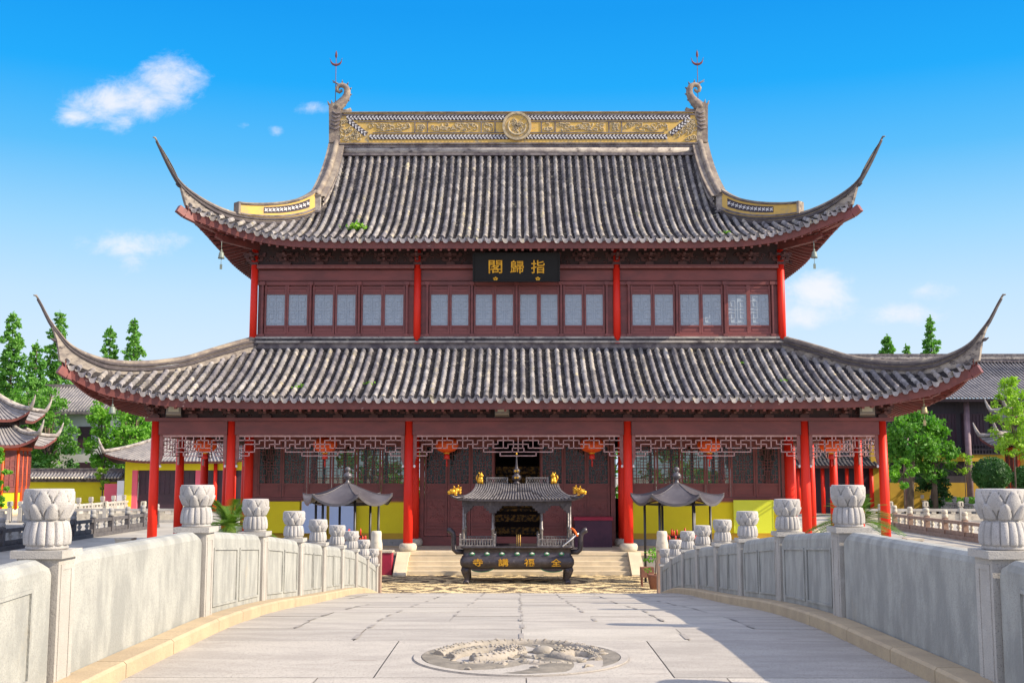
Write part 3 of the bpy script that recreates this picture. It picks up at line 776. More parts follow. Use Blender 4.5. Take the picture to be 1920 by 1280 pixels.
    for k in range(12):
        d = .62 + k * 1.62 / 12; d2 = d + 1.62 / 12; zz = interp(top, d) - .06 + interp(ht, d) * .28; z2 = interp(top, d2) - .06 + interp(ht, d2) * .28
        hh = interp(ht, d) * .46; h2 = interp(ht, d2) * .46
        ow.mi = 0; ow.grid([[pp(d, sgn * .145, zz), pp(d, sgn * .145, zz + hh)], [pp(d2, sgn * .145, z2), pp(d2, sgn * .145, z2 + h2)]])
        ow.mi = 1
        c = (pp(d, sgn * .155, zz + hh / 2) + pp(d2, sgn * .155, z2 + h2 / 2)) / 2
        ow.obox(c, (O + Vector((0, 0, .9))) * .066, (O - Vector((0, 0, .9))) * .018, P * .012); ow.obox(c + Vector((0, 0, -.0)), (O - Vector((0, 0, .9))) * .066, (O + Vector((0, 0, .9))) * .018, P * .010)
    ow.build('openwork_strip', ['openwork_dark', 'openwork_white'], qo)
    # gable wall
    gw = MB(); gw.prismx([(YC - 3.1, 15.0), (YC, 18.5), (YC + 3.1, 15.0)], s * 8.3, s * 8.4); gw.build('gable_wall', 'fascia', hall)
# ------------------------------------------------------------------ platform, stairs
PF = .74
mb = MB(); mb.mi = 0; mb.box(-15.2, 15.2, 42.55, 62.0, 0, PF - .12); mb.mi = 1; mb.box(-15.25, 15.25, 42.5, 62.05, PF - .12, PF)
mb.build('platform', ['grey_stone', 'step_stone'], hall)
for i in range(5):
    mb = MB(); mb.box(-4.05, 4.05, 42.5 - .31 * (4 - i) - .02, 42.5 if i == 4 else 42.52 - .31 * (3 - i) + .0, .004, .148 * (i + 1) - .003)
    if i < 4: mb.build('step', 'step_stone', hall)
for s in (-1, 1):
    mb = MB(); mb.prismx([(42.5, PF + .01), (42.2, PF + .01), (40.85, .06), (40.85, .004), (42.5, .004)], s * 4.06, s * 4.52); mb.build('stair_cheek', 'step_stone', hall)

# ------------------------------------------------------------------ columns
def column(x, y, z0, z1, r0, r1, base=True):
    mb = MB(); mb.lathe([(r0, z0), (r0 * .98, z0 + (z1 - z0) * .4), (r1, z1)], (x, y, 0), 20)
    c = mb.build('column', 'red_paint', hall)
    if base:
        d = MB(); d.lathe([(.30, z0 - .30), (.33, z0 - .22), (.345, z0 - .13), (.31, z0 - .03), (.24, z0), (.2, z0)], (x, y, 0), 20)
        d.build('column_base', 'cream_stone', c)
FX = (-13.92, -11.0, -4.2, 4.16, 10.92, 13.90)
for x in FX: column(x, 43.0, PF + .30, 5.64, .182, .150)
for s in (-1, 1):
    for y in (46.25, 49.9, 53.7, 57.35): column(s * 13.92, y, PF + .30, 5.64, .182, .15)
    column(s * 11.08, 46.2, PF + .30, 6.3, .20, .18)
    column(s * 4.24, 46.08, PF + .30, 6.3, .19, .17)
    for y in (57.35,): column(s * 11.05, y, PF + .30, 6.3, .19, .17)
for x in FX: column(x, 60.6, PF + .30, 5.64, .182, .15)
for x in (-11.05, -4.22, 4.10, 10.96): column(x, 46.22, 9.0, 12.95, .155, .14, False)

# ------------------------------------------------------------------ beams and brackets below the eaves
def beamx(x0, x1, y, z0, z1, t=.22, name='beam', m='wood'):
    mb = MB(); mb.box(x0, x1, y - t / 2, y + t / 2, z0, z1); mb.mi = 0
    mb.box(x0, x1, y - t / 2 - .012, y + t / 2 + .012, z0 + .02, z0 + .06)
    return mb.build(name, m, hall)
def beamy(x, y0, y1, z0, z1, t=.22, name='beam', m='wood'):
    mb = MB(); mb.box(x - t / 2, x + t / 2, y0, y1, z0, z1); return mb.build(name, m, hall)
for a, c in zip(FX, FX[1:]): beamx(a + .15, c - .15, 43.0, 5.12, 5.625); 
for yy in (43.0, 60.6):
    mb = MB(); mb.box(-14.3, 14.3, yy - .19, yy + .19, 5.64, 5.77); mb.build('plate_beam', 'wood', hall)
for s in (-1, 1):
    ys = (43.0, 46.25, 49.9, 53.7, 57.35, 60.6)
    for a, c in zip(ys, ys[1:]): beamy(s * 13.92, a + .16, c - .16, 5.12, 5.625)
    mb = MB(); mb.box(s * 13.92 - .19, s * 13.92 + .19, 43.2, 60.4, 5.64, 5.77); mb.build('plate_beam', 'wood', hall)
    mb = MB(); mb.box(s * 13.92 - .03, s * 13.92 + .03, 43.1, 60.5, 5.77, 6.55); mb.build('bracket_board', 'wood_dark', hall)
    for x, y in ((s * 11.05, 46.2),): beamx(min(s * 11.3, s * 13.75), max(s * 11.3, s * 13.75), 46.25, 5.2, 5.5, .16)
    beamy(s * 11.02, 43.2, 46.0, 5.2, 5.5, .16); beamy(s * 4.2, 43.2, 46.0, 5.2, 5.5, .16)
def carved_board(x0, x1, y, z0, z1, seed):
    mb = MB(); mb.mi = 0; mb.box(x0, x1, y - .03, y + .03, z0, z1); mb.mi = 1; rnd = random.Random(seed)
    n = int((x1 - x0) / .16)
    for i in range(n):
        x = x0 + .12 + (x1 - x0 - .24) * (i + .5) / n; z = rnd.uniform(z0 + .08, min(z1, z0 + .5))
        ang = rnd.random() * 6.28; pts = []; tn = rnd.choice((-.8, .8))
        for k in range(7):
            pts.append((x, y - .04, z)); x += .05 * math.cos(ang); z += .045 * math.sin(ang); ang += tn
        mb.tube(pts, .022, 5)
    return mb.build('bracket_board', ['wood_dark', 'wood_shade'], hall)
carved_board(-13.8, 13.8, 43.0, 5.77, 6.7, 1)
carved_board(-10.9, 10.9, 46.24, 12.31, 13.5, 2)
def bracket():
    mb = MB(); mb.mi = 0
    mb.box(-.17, .17, -.14, .12, 0, .11); mb.box(-.10, .10, -.10, .10, .11, .16)
    mb.box(-.34, .34, -.06, .06, .16, .25); mb.box(-.055, .055, -.42, .05, .16, .27)
    for x in (-.29, 0, .29): mb.box(x - .065, x + .065, -.085, .085, .25, .33)
    mb.box(-.45, .45, -.06, .06, .34, .43); mb.box(-.05, .05, -.72, .05, .36, .47)
    mb.prismx([(-.42, .30), (-.50, .22), (-.46, .14), (-.40, .16), (-.40, .30)], -.05, .05)
    mb.prismx([(-.72, .49), (-.84, .38), (-.78, .28), (-.70, .34), (-.68, .49)], -.05, .05)
    mb.box(-.07, .07, -.50, -.36, .27, .35); mb.box(-.26, .26, -.48, -.38, .34, .42)
    for x in (-.4, .4): mb.box(x - .065, x + .065, -.085, .085, .43, .52)
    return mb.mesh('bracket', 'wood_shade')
brm = bracket()
def put_bracket(x, y, z, rz=0.0, sc=1.0):
    o = bpy.data.objects.new('bracket', brm); col.objects.link(o); o.parent = hall; o.location = Vector((x, y - YC, z)); o.rotation_euler.z = rz; o.scale = (sc, sc, sc)
bx = []
for a, c, n in zip(FX, FX[1:], (2, 5, 6, 5, 2)):
    for i in range(n): bx.append(a + (c - a) * i / n)
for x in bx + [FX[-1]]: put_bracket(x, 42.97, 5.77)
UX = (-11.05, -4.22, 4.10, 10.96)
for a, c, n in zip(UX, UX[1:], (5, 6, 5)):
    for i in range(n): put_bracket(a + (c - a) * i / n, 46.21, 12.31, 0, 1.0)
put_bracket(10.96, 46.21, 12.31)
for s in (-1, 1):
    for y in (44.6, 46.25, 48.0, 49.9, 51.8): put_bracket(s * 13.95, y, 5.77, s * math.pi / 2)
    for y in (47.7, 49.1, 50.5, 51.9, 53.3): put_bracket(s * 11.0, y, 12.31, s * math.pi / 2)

# ------------------------------------------------------------------ hanging lattice friezes between the columns
RZ = [5.06 - .147 * i for i in range(6)]
def frieze(x0, x1, y, centre):
    mb = MB(); bw = .034
    def H(a, c, r):
        if c - a > .02: mb.bar((a, y, RZ[r]), (c, y, RZ[r]), .04, bw)
    def V(x, r0, r1): mb.bar((x, y - .002, RZ[r0] + bw / 2 - .002), (x, y - .002, RZ[r1] - bw / 2 + .002), bw, .036)
    L = x1 - x0; mid = (x0 + x1) / 2
    mb.box(x0, x1, y - .03, y + .03, 5.045, 5.115)
    n = max(3, round(L / .78)); 
    if n % 2: n += 1
    P = L / n; c = P / 5.2
    def side(f):          # f maps distance from the end to x, built from both ends so that it mirrors
        def HH(a, b2, r): p, q = f(a), f(b2); H(min(p, q), max(p, q), r)
        for i in range(n // 2):
            o = i * P
            HH(o, o + 4.0 * c, 1); V(f(o + 4.0 * c), 1, 3)
            e = min(o + 7.8 * c, L / 2)
            HH(o + 4.0 * c, e, 3)
            if o + 7.8 * c <= L / 2: V(f(o + 7.8 * c), 2, 3)
            if i > 0: HH(o + 2.6 * c, o + 5.2 * c, 2)
            else: HH(.0, 5.2 * c, 2) if False else HH(1.4 * c, 5.2 * c, 2)
            if o + 5.2 * c < L / 2 - .02: V(f(o + 5.2 * c), 1, 2)
            V(f(o + 1.4 * c), 0, 3 if i else 1); V(f(o + 2.6 * c), 0, 1)
        V(f(1.4 * c), 2, 4); HH(0, 4.0 * c, 4); V(f(4.0 * c), 3, 4); HH(0, 2.6 * c, 5); V(f(2.6 * c), 4, 5); HH(0, 1.4 * c, 3)
    side(lambda d: x0 + d); side(lambda d: x1 - d)
    if centre:
        k = min(1.32, L * .30)
        H(mid - k, mid + k, 4); V(mid - k, 1, 4); V(mid + k, 1, 4)
        H(mid - k * .52, mid + k * .52, 5); V(mid - k * .52, 4, 5); V(mid + k * .52, 4, 5); V(mid, 0, 4)
        for s in (-1, 1): V(mid + s * .22, 3, 4)
    o = mb.build('lattice_frieze', 'frieze_bar', hall)
    for s, xe in ((1, x0), (-1, x1)):
        e = MB(); e.prism([(xe - s * .13, 5.115), (xe, 5.115), (xe, 4.28), (xe - s * .05, 4.12), (xe - s * .09, 3.98), (xe - s * .13, 3.98)], y - .035, y + .035)
        e.mi = 1; e.ball((xe - s * .085, y, 3.93), .05, .05, .06, 8, 6)
        e.build('frieze_end', ['wood_light', 'white_sign'], o)
for a, c in zip(FX, FX[1:]): frieze(a + .30, c - .30, 43.0, True)
frs = [o for o in kids(hall) if o.name.startswith('lattice_frieze')]
# the same frieze on the side porches: two meshes turned by 90 degrees
def side_frieze(x, y0, y1):
    L = y1 - y0 - .6
    mb = MB(); n = max(4, round(L / .39))
    for i in range(n + 1):
        yy = y0 + .3 + L * i / n
        mb.bar((x, yy, 5.06), (x, yy, 4.62 - (.29 if i < 3 or i > n - 3 else 0)), .036)
    for r in (0, 1, 2, 3): 
        for i in range(n):
            if (i + r) % 3 != 2: mb.bar((x, y0 + .3 + L * i / n, RZ[r]), (x, y0 + .3 + L * (i + 1) / n, RZ[r]), .036)
    for r in (4, 5):
        for e in (0, n - 2): mb.bar((x, y0 + .3 + L * e / n, RZ[r] + .03), (x, y0 + .3 + L * (e + 2) / n, RZ[r] + .03), .036)
    mb.box(x - .03, x + .03, y0 + .17, y1 - .17, 5.045, 5.115)
    for yy in (y0 + .24, y1 - .24): mb.box(x - .035, x + .035, yy - .06, yy + .06, 4.0, 5.045)
    mb.build('lattice_frieze', 'frieze_bar', hall)
for s in (-1, 1):
    ys = (43.0, 46.25, 49.9, 53.7, 57.35, 60.6)
    for a, c in zip(ys, ys[1:]): side_frieze(s * 13.92, a, c)
for a, c in zip(FX, FX[1:]):
    if abs(a + c) > 20 or True:
        mb = MB(); mb.box(a + .2, c - .2, 60.55, 60.65, 5.05, 5.625)
        for i in range(int((c - a) / .35)): mb.bar((a + .3 + i * .35, 60.6, 4.62), (a + .3 + i * .35, 60.6, 5.06), .036)
        for r in (1, 2, 3): mb.bar((a + .3, 60.6, RZ[r]), (c - .3, 60.6, RZ[r]), .036)
        mb.build('lattice_frieze', 'frieze_bar', hall)

# ------------------------------------------------------------------ windows and doors
def window_proto(W, H, rails, glass, segs, mats, frame_m, lat_m, pane_m, name='window', depth=.09, st=.075, lw=.016):
    """origin bottom centre, front at y=0; rails: list of (z0,z1) boards; glass=(z0,z1); panels are recessed boards"""
    fr = MB()
    for s in (-1, 1): fr.box(s * W / 2 - (st if s > 0 else 0), s * W / 2 + (0 if s > 0 else st), 0, depth, 0, H)
    for z0, z1 in rails: fr.box(-W / 2 + st, W / 2 - st, .004, depth, z0, z1)
    fr.mi = 0
    prev = 0
    zs = sorted(rails)
    for (a0, a1), (b0, b1) in zip(zs, zs[1:]):
        if abs(a1 - glass[0]) < .02 and abs(b0 - glass[1]) < .02: continue
        fr.box(-W / 2 + st, W / 2 - st, .045, depth - .01, a1, b0)
        m = .05
        if b0 - a1 > .16: fr.box(-W / 2 + st + m, W / 2 - st - m, .03, .046, a1 + m, b0 - m)
    root = bpy.data.objects.new(name, fr.mesh(name, frame_m)); col.objects.link(root)
    x0, x1 = -W / 2 + st, W / 2 - st
    pn = MB(); pn.box(x0, x1, .052, .058, glass[0], glass[1])
    o = bpy.data.objects.new('pane', pn.mesh('pane', pane_m)); col.objects.link(o); o.parent = root
    la = MB()
    for (a, b_, c, d) in segs:
        p = (x0 + (x1 - x0) * a, .040, glass[0] + (glass[1] - glass[0]) * b_); q = (x0 + (x1 - x0) * c, .040 if abs(a - c) > .001 else .0385, glass[0] + (glass[1] - glass[0]) * d)
        la.bar(p, q, lw, lw)
    o2 = bpy.data.objects.new('lattice', la.mesh('lattice', lat_m)); col.objects.link(o2); o2.parent = root
    return root
SEG_TOP = [(.14, .08, .86, .08), (.14, .92, .86, .92), (.14, .08, .14, .40), (.14, .60, .14, .92), (.86, .08, .86, .40), (.86, .60, .86, .92), (.14, .40, .36, .40), (.64, .40, .86, .40), (.14, .60, .36, .60), (.64, .60, .86, .60),
           (.36, .22, .36, .78), (.64, .22, .64, .78), (.0, .22, .36, .22), (.64, .22, 1, .22), (.0, .78, .36, .78), (.64, .78, 1, .78), (.5, 0, .5, 1), (0, .5, 1, .5)]
SEG_UP = [(.14, .07, .86, .07), (.14, .93, .86, .93), (.14, .07, .14, .40), (.14, .60, .14, .93), (.86, .07, .86, .40), (.86, .60, .86, .93), (0, .22, .34, .22), (.66, .22, 1, .22), (0, .78, .34, .78), (.66, .78, 1, .78),
          (.34, .22, .34, .78), (.66, .22, .66, .78), (.14, .40, .34, .40), (.66, .40, .86, .40), (.14, .60, .34, .60), (.66, .60, .86, .60), (.5, 0, .5, 1), (0, .5, 1, .5), (.34, .34, .66, .34), (.34, .66, .66, .66), (.42, .66, .42, 1), (.58, .66, .58, 1), (.42, 0, .42, .34), (.58, 0, .58, .34)]
SEG_LO = SEG_UP + [(.25, 0, .25, .22), (.75, 0, .75, .22), (.25, .78, .25, 1), (.75, .78, .75, 1), (0, .12, .25, .12), (.75, .12, 1, .12), (0, .88, .25, .88), (.75, .88, 1, .88), (.24, .40, .24, .60), (.76, .40, .76, .60), (.34, .42, .66, .42), (.34, .58, .66, .58), (0, .33, .14, .33), (.86, .33, 1, .33), (0, .67, .14, .67), (.86, .67, 1, .67)]
def place(proto, x, y, z, first):
    o = proto if first else copy_tree(proto)
    o.parent = hall; o.location = (x, y - YC, z); o['_'] = 1; del o['_']
    return o
# upper storey: solid body, then windows standing proud of it
mb = MB(); mb.box(-10.9, 10.9, 46.34, 57.2, 8.6, 13.6); mb.build('upper_wall', 'wood', hall)
UPW = [(-10.68, -8.68, -6.65, -4.66), (-3.80, -1.94, -.08, 1.78, 3.68), (4.60, 6.60, 8.60, 10.58)]
for xs in UPW:
    pw = (xs[1] - xs[0] - .14) / 2
    pr = window_proto(pw - .012, 2.06, [(0, .08), (.30, .375), (1.675, 1.74), (1.92, 1.99)], (.375, 1.675), SEG_TOP, None, 'wood', 'lattice_up', 'glass_up', lw=.024)
    first = True
    for a, c in zip(xs, xs[1:]):
        w_ = (c - a - .14) / 2
        for k in (0, 1):
            place(pr, a + .07 + w_ * (k + .5), 46.24, 9.40, first); first = False
    for a in xs:
        p = MB(); p.box(a - .045, a + .045, 46.15, 46.33, 9.36, 11.52); p.box(a - .015, a + .015, 46.135, 46.16, 9.36, 11.52); p.box(a - .10, a + .10, 46.12, 46.33, 11.46, 11.60); p.box(a - .10, a + .10, 46.12, 46.33, 9.30, 9.40)
        p.build('window_post', 'wood', hall)
for a, c in zip(UX, UX[1:]):
    a2, c2 = a + .15, c - .15
    m_ = MB()
    m_.box(a2, c2, 46.20, 46.338, 9.29, 9.39); m_.box(a2, c2, 46.22, 46.338, 11.47, 11.60); m_.build('window_rail', 'wood', hall)
    m_ = MB(); m_.box(a2, c2, 46.26, 46.338, 11.66, 12.10); m_.box(a2 + .08, c2 - .08, 46.245, 46.262, 11.70, 12.06); m_.build('lintel_board', 'wood', hall)
    m_ = MB(); m_.mi = 0; m_.box(a2 - .02, c2 + .02, 46.05, 46.338, 12.14, 12.30); m_.mi = 1; m_.box(a2 - .02, c2 + .02, 46.03, 46.06, 12.16, 12.21); m_.build('beam', ['wood', 'wood_light'], hall)

# lower storey front wall
yw = 46.2
LW0, LW1 = 4.62, 10.72
lo_w = None
for s in (-1, 1):
    x0, x1 = (LW0, 10.88) if s > 0 else (-10.88, -LW0 + .0)
    xa, xb = (4.44, 10.88) if s > 0 else (-10.88, -4.44)
    wp = MB(); wp.mi = 0; wp.box(xa, xb, yw, yw + .22, 1.24, 2.50); wp.mi = 1; wp.box(xa, xb, yw - .02, yw + .24, 1.0, 1.24); wp.mi = 2; wp.box(xa, xb, yw - .04, yw + .26, PF, 1.0)
    wp.mi = 3; wp.box(xa, xb, yw - .03, yw + .23, 2.47, 2.52)
    wp.build('wall_panel', ['yellow_wall', 'ochre_wall', 'grey_stone', 'ochre_wall'], hall)
    sl_ = MB(); sl_.box(xa, xb, yw - .04, yw + .24, 2.52, 2.68); sl_.box(xa, xb, yw, yw + .2, 4.95, 6.6)
    for xx in ((xa, xa + .17), (xb - .12, xb)): sl_.box(xx[0], xx[1], yw - .01, yw + .2, 2.68, 4.95)
    sl_.build('wall_frame', 'wood', hall)
    for i in range(6):
        wdt = (LW1 - LW0) / 6
        x = s * (LW0 + wdt * (i + .5))
        if lo_w is None: lo_w = window_proto(wdt - .02, 2.26, [(0, .09), (.50, .57), (2.06, 2.26)], (.57, 2.06), SEG_LO, None, 'wood', 'wood', 'pane_glass', lw=.02); place(lo_w, x, yw + .02, 2.685, True)
        else: place(lo_w, x, yw + .02, 2.685, False)
# doors in the middle bay
dr = None
def door_proto(W):
    d = window_proto(W, 3.85, [(0, .12), (.30, .36), (.42, .50), (1.42, 1.50), (1.74, 1.82), (2.05, 2.12), (3.62, 3.85)], (2.12, 3.62), SEG_LO, None, 'wood', 'wood', 'pane_glass', 'door_leaf', lw=.02)
    rl = MB(); rnd = random.Random(9)
    for k in range(22):
        x = rnd.uniform(-W / 2 + .17, W / 2 - .17); z = rnd.uniform(.62, 1.30); ang = rnd.random() * 6.28; pts = []; tn = rnd.choice((-.8, .8))
        for j in range(6): pts.append((x, .028, z)); x += .045 * math.cos(ang); z += .045 * math.sin(ang); ang += tn
        rl.tube(pts, .011, 5)
    rl.box(-W / 2 + .14, W / 2 - .14, .027, .033, .56, 1.37)
    o = bpy.data.objects.new('carved_panel', rl.mesh('carved_panel', 'wood')); col.objects.link(o); o.parent = d
    return d
DX = [-3.86, -2.91, -1.96, -1.01]
pd = door_proto(.93); k_ = True
for x in (-3.385, -2.435, -1.485, 1.375, 2.32, 3.265): place(pd, x, yw, 1.12, k_); k_ = False
for x, rz in ((-1.0, -100), (.90, -80)):      # the open pair, swung inwards
    o = copy_tree(pd); o.parent = hall; o.location = (x + (.02 if x < 0 else -.02), yw + .1 + .47 - YC, 1.12); o.rotation_euler.z = R_(90 if x < 0 else -90)
mb = MB(); mb.box(-4.05, -3.87, yw - .03, yw + .2, PF, 5.0); mb.box(3.76, 3.95, yw - .03, yw + .2, PF, 5.0); mb.box(-4.05, 3.95, yw - .03, yw + .2, 4.97, 6.6)
mb.build('door_frame', 'wood', hall)
mb = MB(); mb.box(-3.87, 3.76, yw - .02, yw + .12, PF, 1.10); mb.build('threshold', 'wood', hall)

# inside of the lower storey
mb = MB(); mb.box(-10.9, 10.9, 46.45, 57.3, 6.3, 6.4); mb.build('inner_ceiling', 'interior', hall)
mb = MB()
mb.box(-11.0, 11.0, 57.3, 57.5, PF, 2.4); mb.box(-11.0, 11.0, 57.3, 57.5, 4.8, 6.6); mb.box(-4.6, 4.6, 57.3, 57.5, 2.4, 4.8)
for s in (-1, 1):
    for i in range(7): 
        x = s * (4.6 + i * 1.06); mb.box(x - .07, x + .07, 57.3, 57.5, 2.4, 4.8)
        for k in (1, 2):
            xx = s * (4.6 + i * 1.06 + k * .353)
            if i < 6: mb.box(xx - .015, xx + .015, 57.38, 57.42, 2.4, 4.8)
    for z in (2.9, 3.4, 3.9, 4.4): mb.box(s * 7.8 - 3.2, s * 7.8 + 3.2, 57.384, 57.416, z - .015, z + .015)
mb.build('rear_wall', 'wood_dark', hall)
for s in (-1, 1):
    mb = MB(); mb.box(s * 11.0 - .1, s * 11.0 + .1, 46.4, 57.3, PF, 6.6); mb.build('side_wall', 'wood', hall)

# porch ceiling
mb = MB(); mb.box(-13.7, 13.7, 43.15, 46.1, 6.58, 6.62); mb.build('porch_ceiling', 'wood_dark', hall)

# ------------------------------------------------------------------ things on and in the hall
# altar in the dark of the open door
al = thing('altar', (0, 50.5, PF), 'carved gilt altar table glimpsed in the dark open doorway', 'altar')
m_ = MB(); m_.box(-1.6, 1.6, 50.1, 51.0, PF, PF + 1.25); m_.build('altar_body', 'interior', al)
m_ = MB(); m_.box(-1.75, 1.75, 50.0, 51.1, PF + 1.25, PF + 1.36); m_.build('altar_top', 'gold_dark', al)
for z0_ in (PF + .25, PF + .80):
    m_ = MB(); m_.box(-1.5, 1.5, 50.06, 50.1, z0_, z0_ + .30); m_.build('carved_band', 'gold_dark', al)
m_ = MB()
for i in range(5): m_.box(-1.5 + .12 * i, 1.5 - .12 * i, 51.3 + .02 * i, 52.4, PF + 1.36 + .38 * i, PF + 1.70 + .38 * i)
m_.build('altar_shrine', 'gold_dark', al)
m_ = MB()
for x in (-1.1, 1.1): m_.lathe([(.14, 0), (.16, .05), (.05, .14), (.05, .35), (.14, .45), (.10, .5)], (x, 50.5, PF + 1.36), 12)
m_.build('altar_candlestick', 'gold_dark', al)

# name plaque
TIL = R_(12)
pl = thing('name_plaque', (-.09, 45.62, 11.52), 'black name plaque with three gold characters hanging over the upper windows', 'plaque')
m_ = MB(); m_.obox((-.09, 45.55, 12.08), (1.75, 0, 0), (0, .035 * math.cos(TIL), .035 * math.sin(TIL) * 1), Vector((0, -math.sin(TIL), math.cos(TIL))) * .565)
m_.build('board', 'black', pl)
m_ = MB()
up_ = Vector((0, -math.sin(TIL), math.cos(TIL))); cc = Vector((-.09, 45.55 - .03, 12.08))
for k in (-1, 1):
    m_.obox(cc + up_ * (.565 * k), (1.78, 0, 0), (0, .05, 0), up_ * .03); m_.obox(cc + Vector((1.77 * k, 0, 0)), (.03, 0, 0), (0, .05, 0), up_ * .565)
m_.build('plaque_frame', 'black', pl)
for ch, x in (('閣', -.95), ('歸', -.06), ('指', .80)):
    m_ = MB()
    vs_, fs_ = text_mesh(ch, 1.0, .02, .008)
    sw = max(v[0] for v in vs_) * 2; sh = max(v[1] for v in vs_) * 2
    c0 = Vector((x, 45.55 - .045, 12.10)) 
    m_.add([tuple(c0 + Vector((v[0] / sw * .56, 0, 0)) + up_ * (v[1] / sh * .54) + Vector((0, -1, 0)) * (v[2] / .02 * .02)) for v in vs_], fs_, False)
    m_.build('lettering', 'gold', pl)
for x in (-.95, .80):
    m_ = MB(); c0 = Vector((x, 45.55 - .05, 12.08)) + up_ * -.47
    for a in range(5): m_.ball(tuple(c0 + Vector((.065 * math.cos(a * 1.257 + .3), 0, 0)) + up_ * (.05 * math.sin(a * 1.257 + .3))), .045, .02, .04, 8, 6)
    m_.ball(tuple(c0 + up_ * -.09), .03, .02, .03, 8, 6)
    m_.build('plaque_stud', 'gold', pl)

# round red lanterns
def lantern():
    r = thing('paper_lantern', (0, 0, 0), 'x', 'lantern', 'red lanterns hanging in the porch')
    b_ = MB(); prof = []
    for i in range(13):
        t = -math.pi / 2 + math.pi * i / 12; prof.append((max(.12, .46 * math.cos(t) ** .75), .30 * math.sin(t)))
    b_.lathe(prof, (0, 0, 0), 24, lambda t, z: .012 * math.cos(12 * t)); b_.build('shade', 'lantern_red', r)
    c_ = MB(); c_.lathe([(.14, .29), (.14, .36), (.03, .37), (.02, .55)], (0, 0, 0), 12); c_.lathe([(.10, -.36), (.13, -.34), (.13, -.29)], (0, 0, 0), 12); c_.build('collar', 'gold', r)
    c_ = MB(); c_.tube([(0, 0, .5), (0, 0, 1.35)], .008, 5); c_.build('cord', 'wood_dark', r)
    c_ = MB(); c_.lathe([(.12, -.56), (.11, -.46), (.09, -.36)], (0, 0, 0), 14); c_.lathe([(.025, -.86), (.03, -.70), (.012, -.56)], (0, 0, 0), 8); c_.build('tassel', 'candle_red', r)
    return r
ln = lantern(); LAB = ['red lantern in the narrow porch bay near the shaded corner column', 'red lantern in front of the windows above the blue boards', 'red lantern beside the doorway on the blue board side', 'red lantern beside the doorway above the purple draped table',
                       'red lantern in front of the windows above the lime board', 'red lantern in the narrow porch bay near the sunlit corner column']
for i, (x, y) in enumerate(((-12.42, 44.5), (-7.66, 44.5), (-2.84, 44.5), (2.90, 44.5), (7.53, 44.5), (12.35, 44.5))):
    o = ln if i == 0 else copy_tree(ln); o.location = (x, y, 4.78); o['label'] = LAB[i]; o.rotation_euler.z = i * .7
# bronze wind bells under the corners
def bell(m):
    r = thing('wind_bell', (0, 0, 0), 'x', 'bell', 'wind bells under the roof corners')
    b_ = MB(); b_.lathe([(.135, -.28), (.12, -.22), (.10, -.10), (.085, -.03), (.03, 0)], (0, 0, 0), 16); b_.build('bell_body', m, r)
    b_ = MB(); b_.tube([(0, 0, 0), (0, 0, .42)], .012, 5); b_.lathe([(.03, .0), (.045, .04), (.02, .09)], (0, 0, 0), 8); b_.build('hanger', m, r)
    b_ = MB(); b_.tube([(0, 0, -.28), (0, 0, -.52)], .010, 5); b_.box(-.05, .05, -.006, .006, -.72, -.52); b_.build('clapper', m, r)
    return r
BL = [((-11.97, 44.35, 12.52), 'copper_green', 'green copper bell under the shaded tip of the upper roof'), ((11.88, 44.35, 12.52), 'copper_green', 'green copper bell under the sunlit tip of the upper roof'),
      ((-15.0, 41.3, 6.12), 'copper_green', 'dark bell hanging before the trees under the lower roof'), ((14.92, 41.3, 6.12), 'brass_bell', 'brass bell hanging before the round tree under the lower roof')]
for (p, m, lab) in BL:
    r = bell(m); r.location = p; r['label'] = lab
# flood lights on the tie beam
def flood():
    r = thing('flood_light', (0, 0, 0), 'x', 'flood light', 'flood lights under the lower eave')
    b_ = MB(); b_.box(-.27, .27, -.02, .22, 0, .36); b_.prismx([(-.02, 0), (-.09, .03), (-.09, .36), (-.02, .36)], -.27, .27); b_.build('housing', 'lamp_grey', r)
    b_ = MB(); b_.box(-.19, .19, -.102, -.088, .11, .34); b_.build('lamp_pane', 'lamp_glass', r)
    b_ = MB(); b_.box(-.30, -.272, .0, .10, -.06, .26); b_.box(.272, .30, .0, .10, -.06, .26); b_.box(-.30, .30, .0, .10, -.09, -.06); b_.build('mount', 'steel', r)
    return r
fl = flood()
for i, (x, rz, lab) in enumerate(((-13.12, .25, 'square flood light under the lower eave over the shaded corner column'), (-.63, 0, 'square flood light under the lower eave over the doorway'), (13.22, -.25, 'square flood light under the lower eave over the sunlit corner column'))):
    o = fl if i == 0 else copy_tree(fl); o.location = (x, 42.55, 5.86); o.rotation_euler = (R_(-10), 0, rz); o['label'] = lab
# blank boards leaning on the yellow wall
def board(x0, x1, z0, z1, m, lab, y=45.98):
    r = thing('notice_board', ((x0 + x1) / 2, y, z0), lab, 'board', 'blank boards on the yellow wall')
    b_ = MB(); b_.box(x0 + .03, x1 - .03, y, y + .03, z0 + .03, z1 - .03); b_.build('sheet', m, r)
    f = MB(); f.box(x0, x1, y - .012, y + .03, z0, z0 + .03); f.box(x0, x1, y - .012, y + .03, z1 - .03, z1); f.box(x0, x0 + .03, y - .012, y + .03, z0 + .03, z1 - .03); f.box(x1 - .03, x1, y - .012, y + .03, z0 + .03, z1 - .03)
    f.build('board_frame', m if m != 'blue_board' else 'ochre_wall', r)
board(-8.85, -7.78, 1.22, 2.56, 'blue_board', 'blank pale blue board beside the shaded canopy, the one farther from the door')
board(-7.72, -6.62, 1.22, 2.56, 'blue_board', 'blank pale blue board behind the canopy, the one nearer the door')
board(8.72, 10.35, 1.26, 2.58, 'lime_board', 'blank lime yellow board on the yellow wall behind the lotus posts')
board(-10.3, -8.9, 1.26, 2.52, 'yellow_wall', 'plain yellow board on the wall next to the pale blue boards')
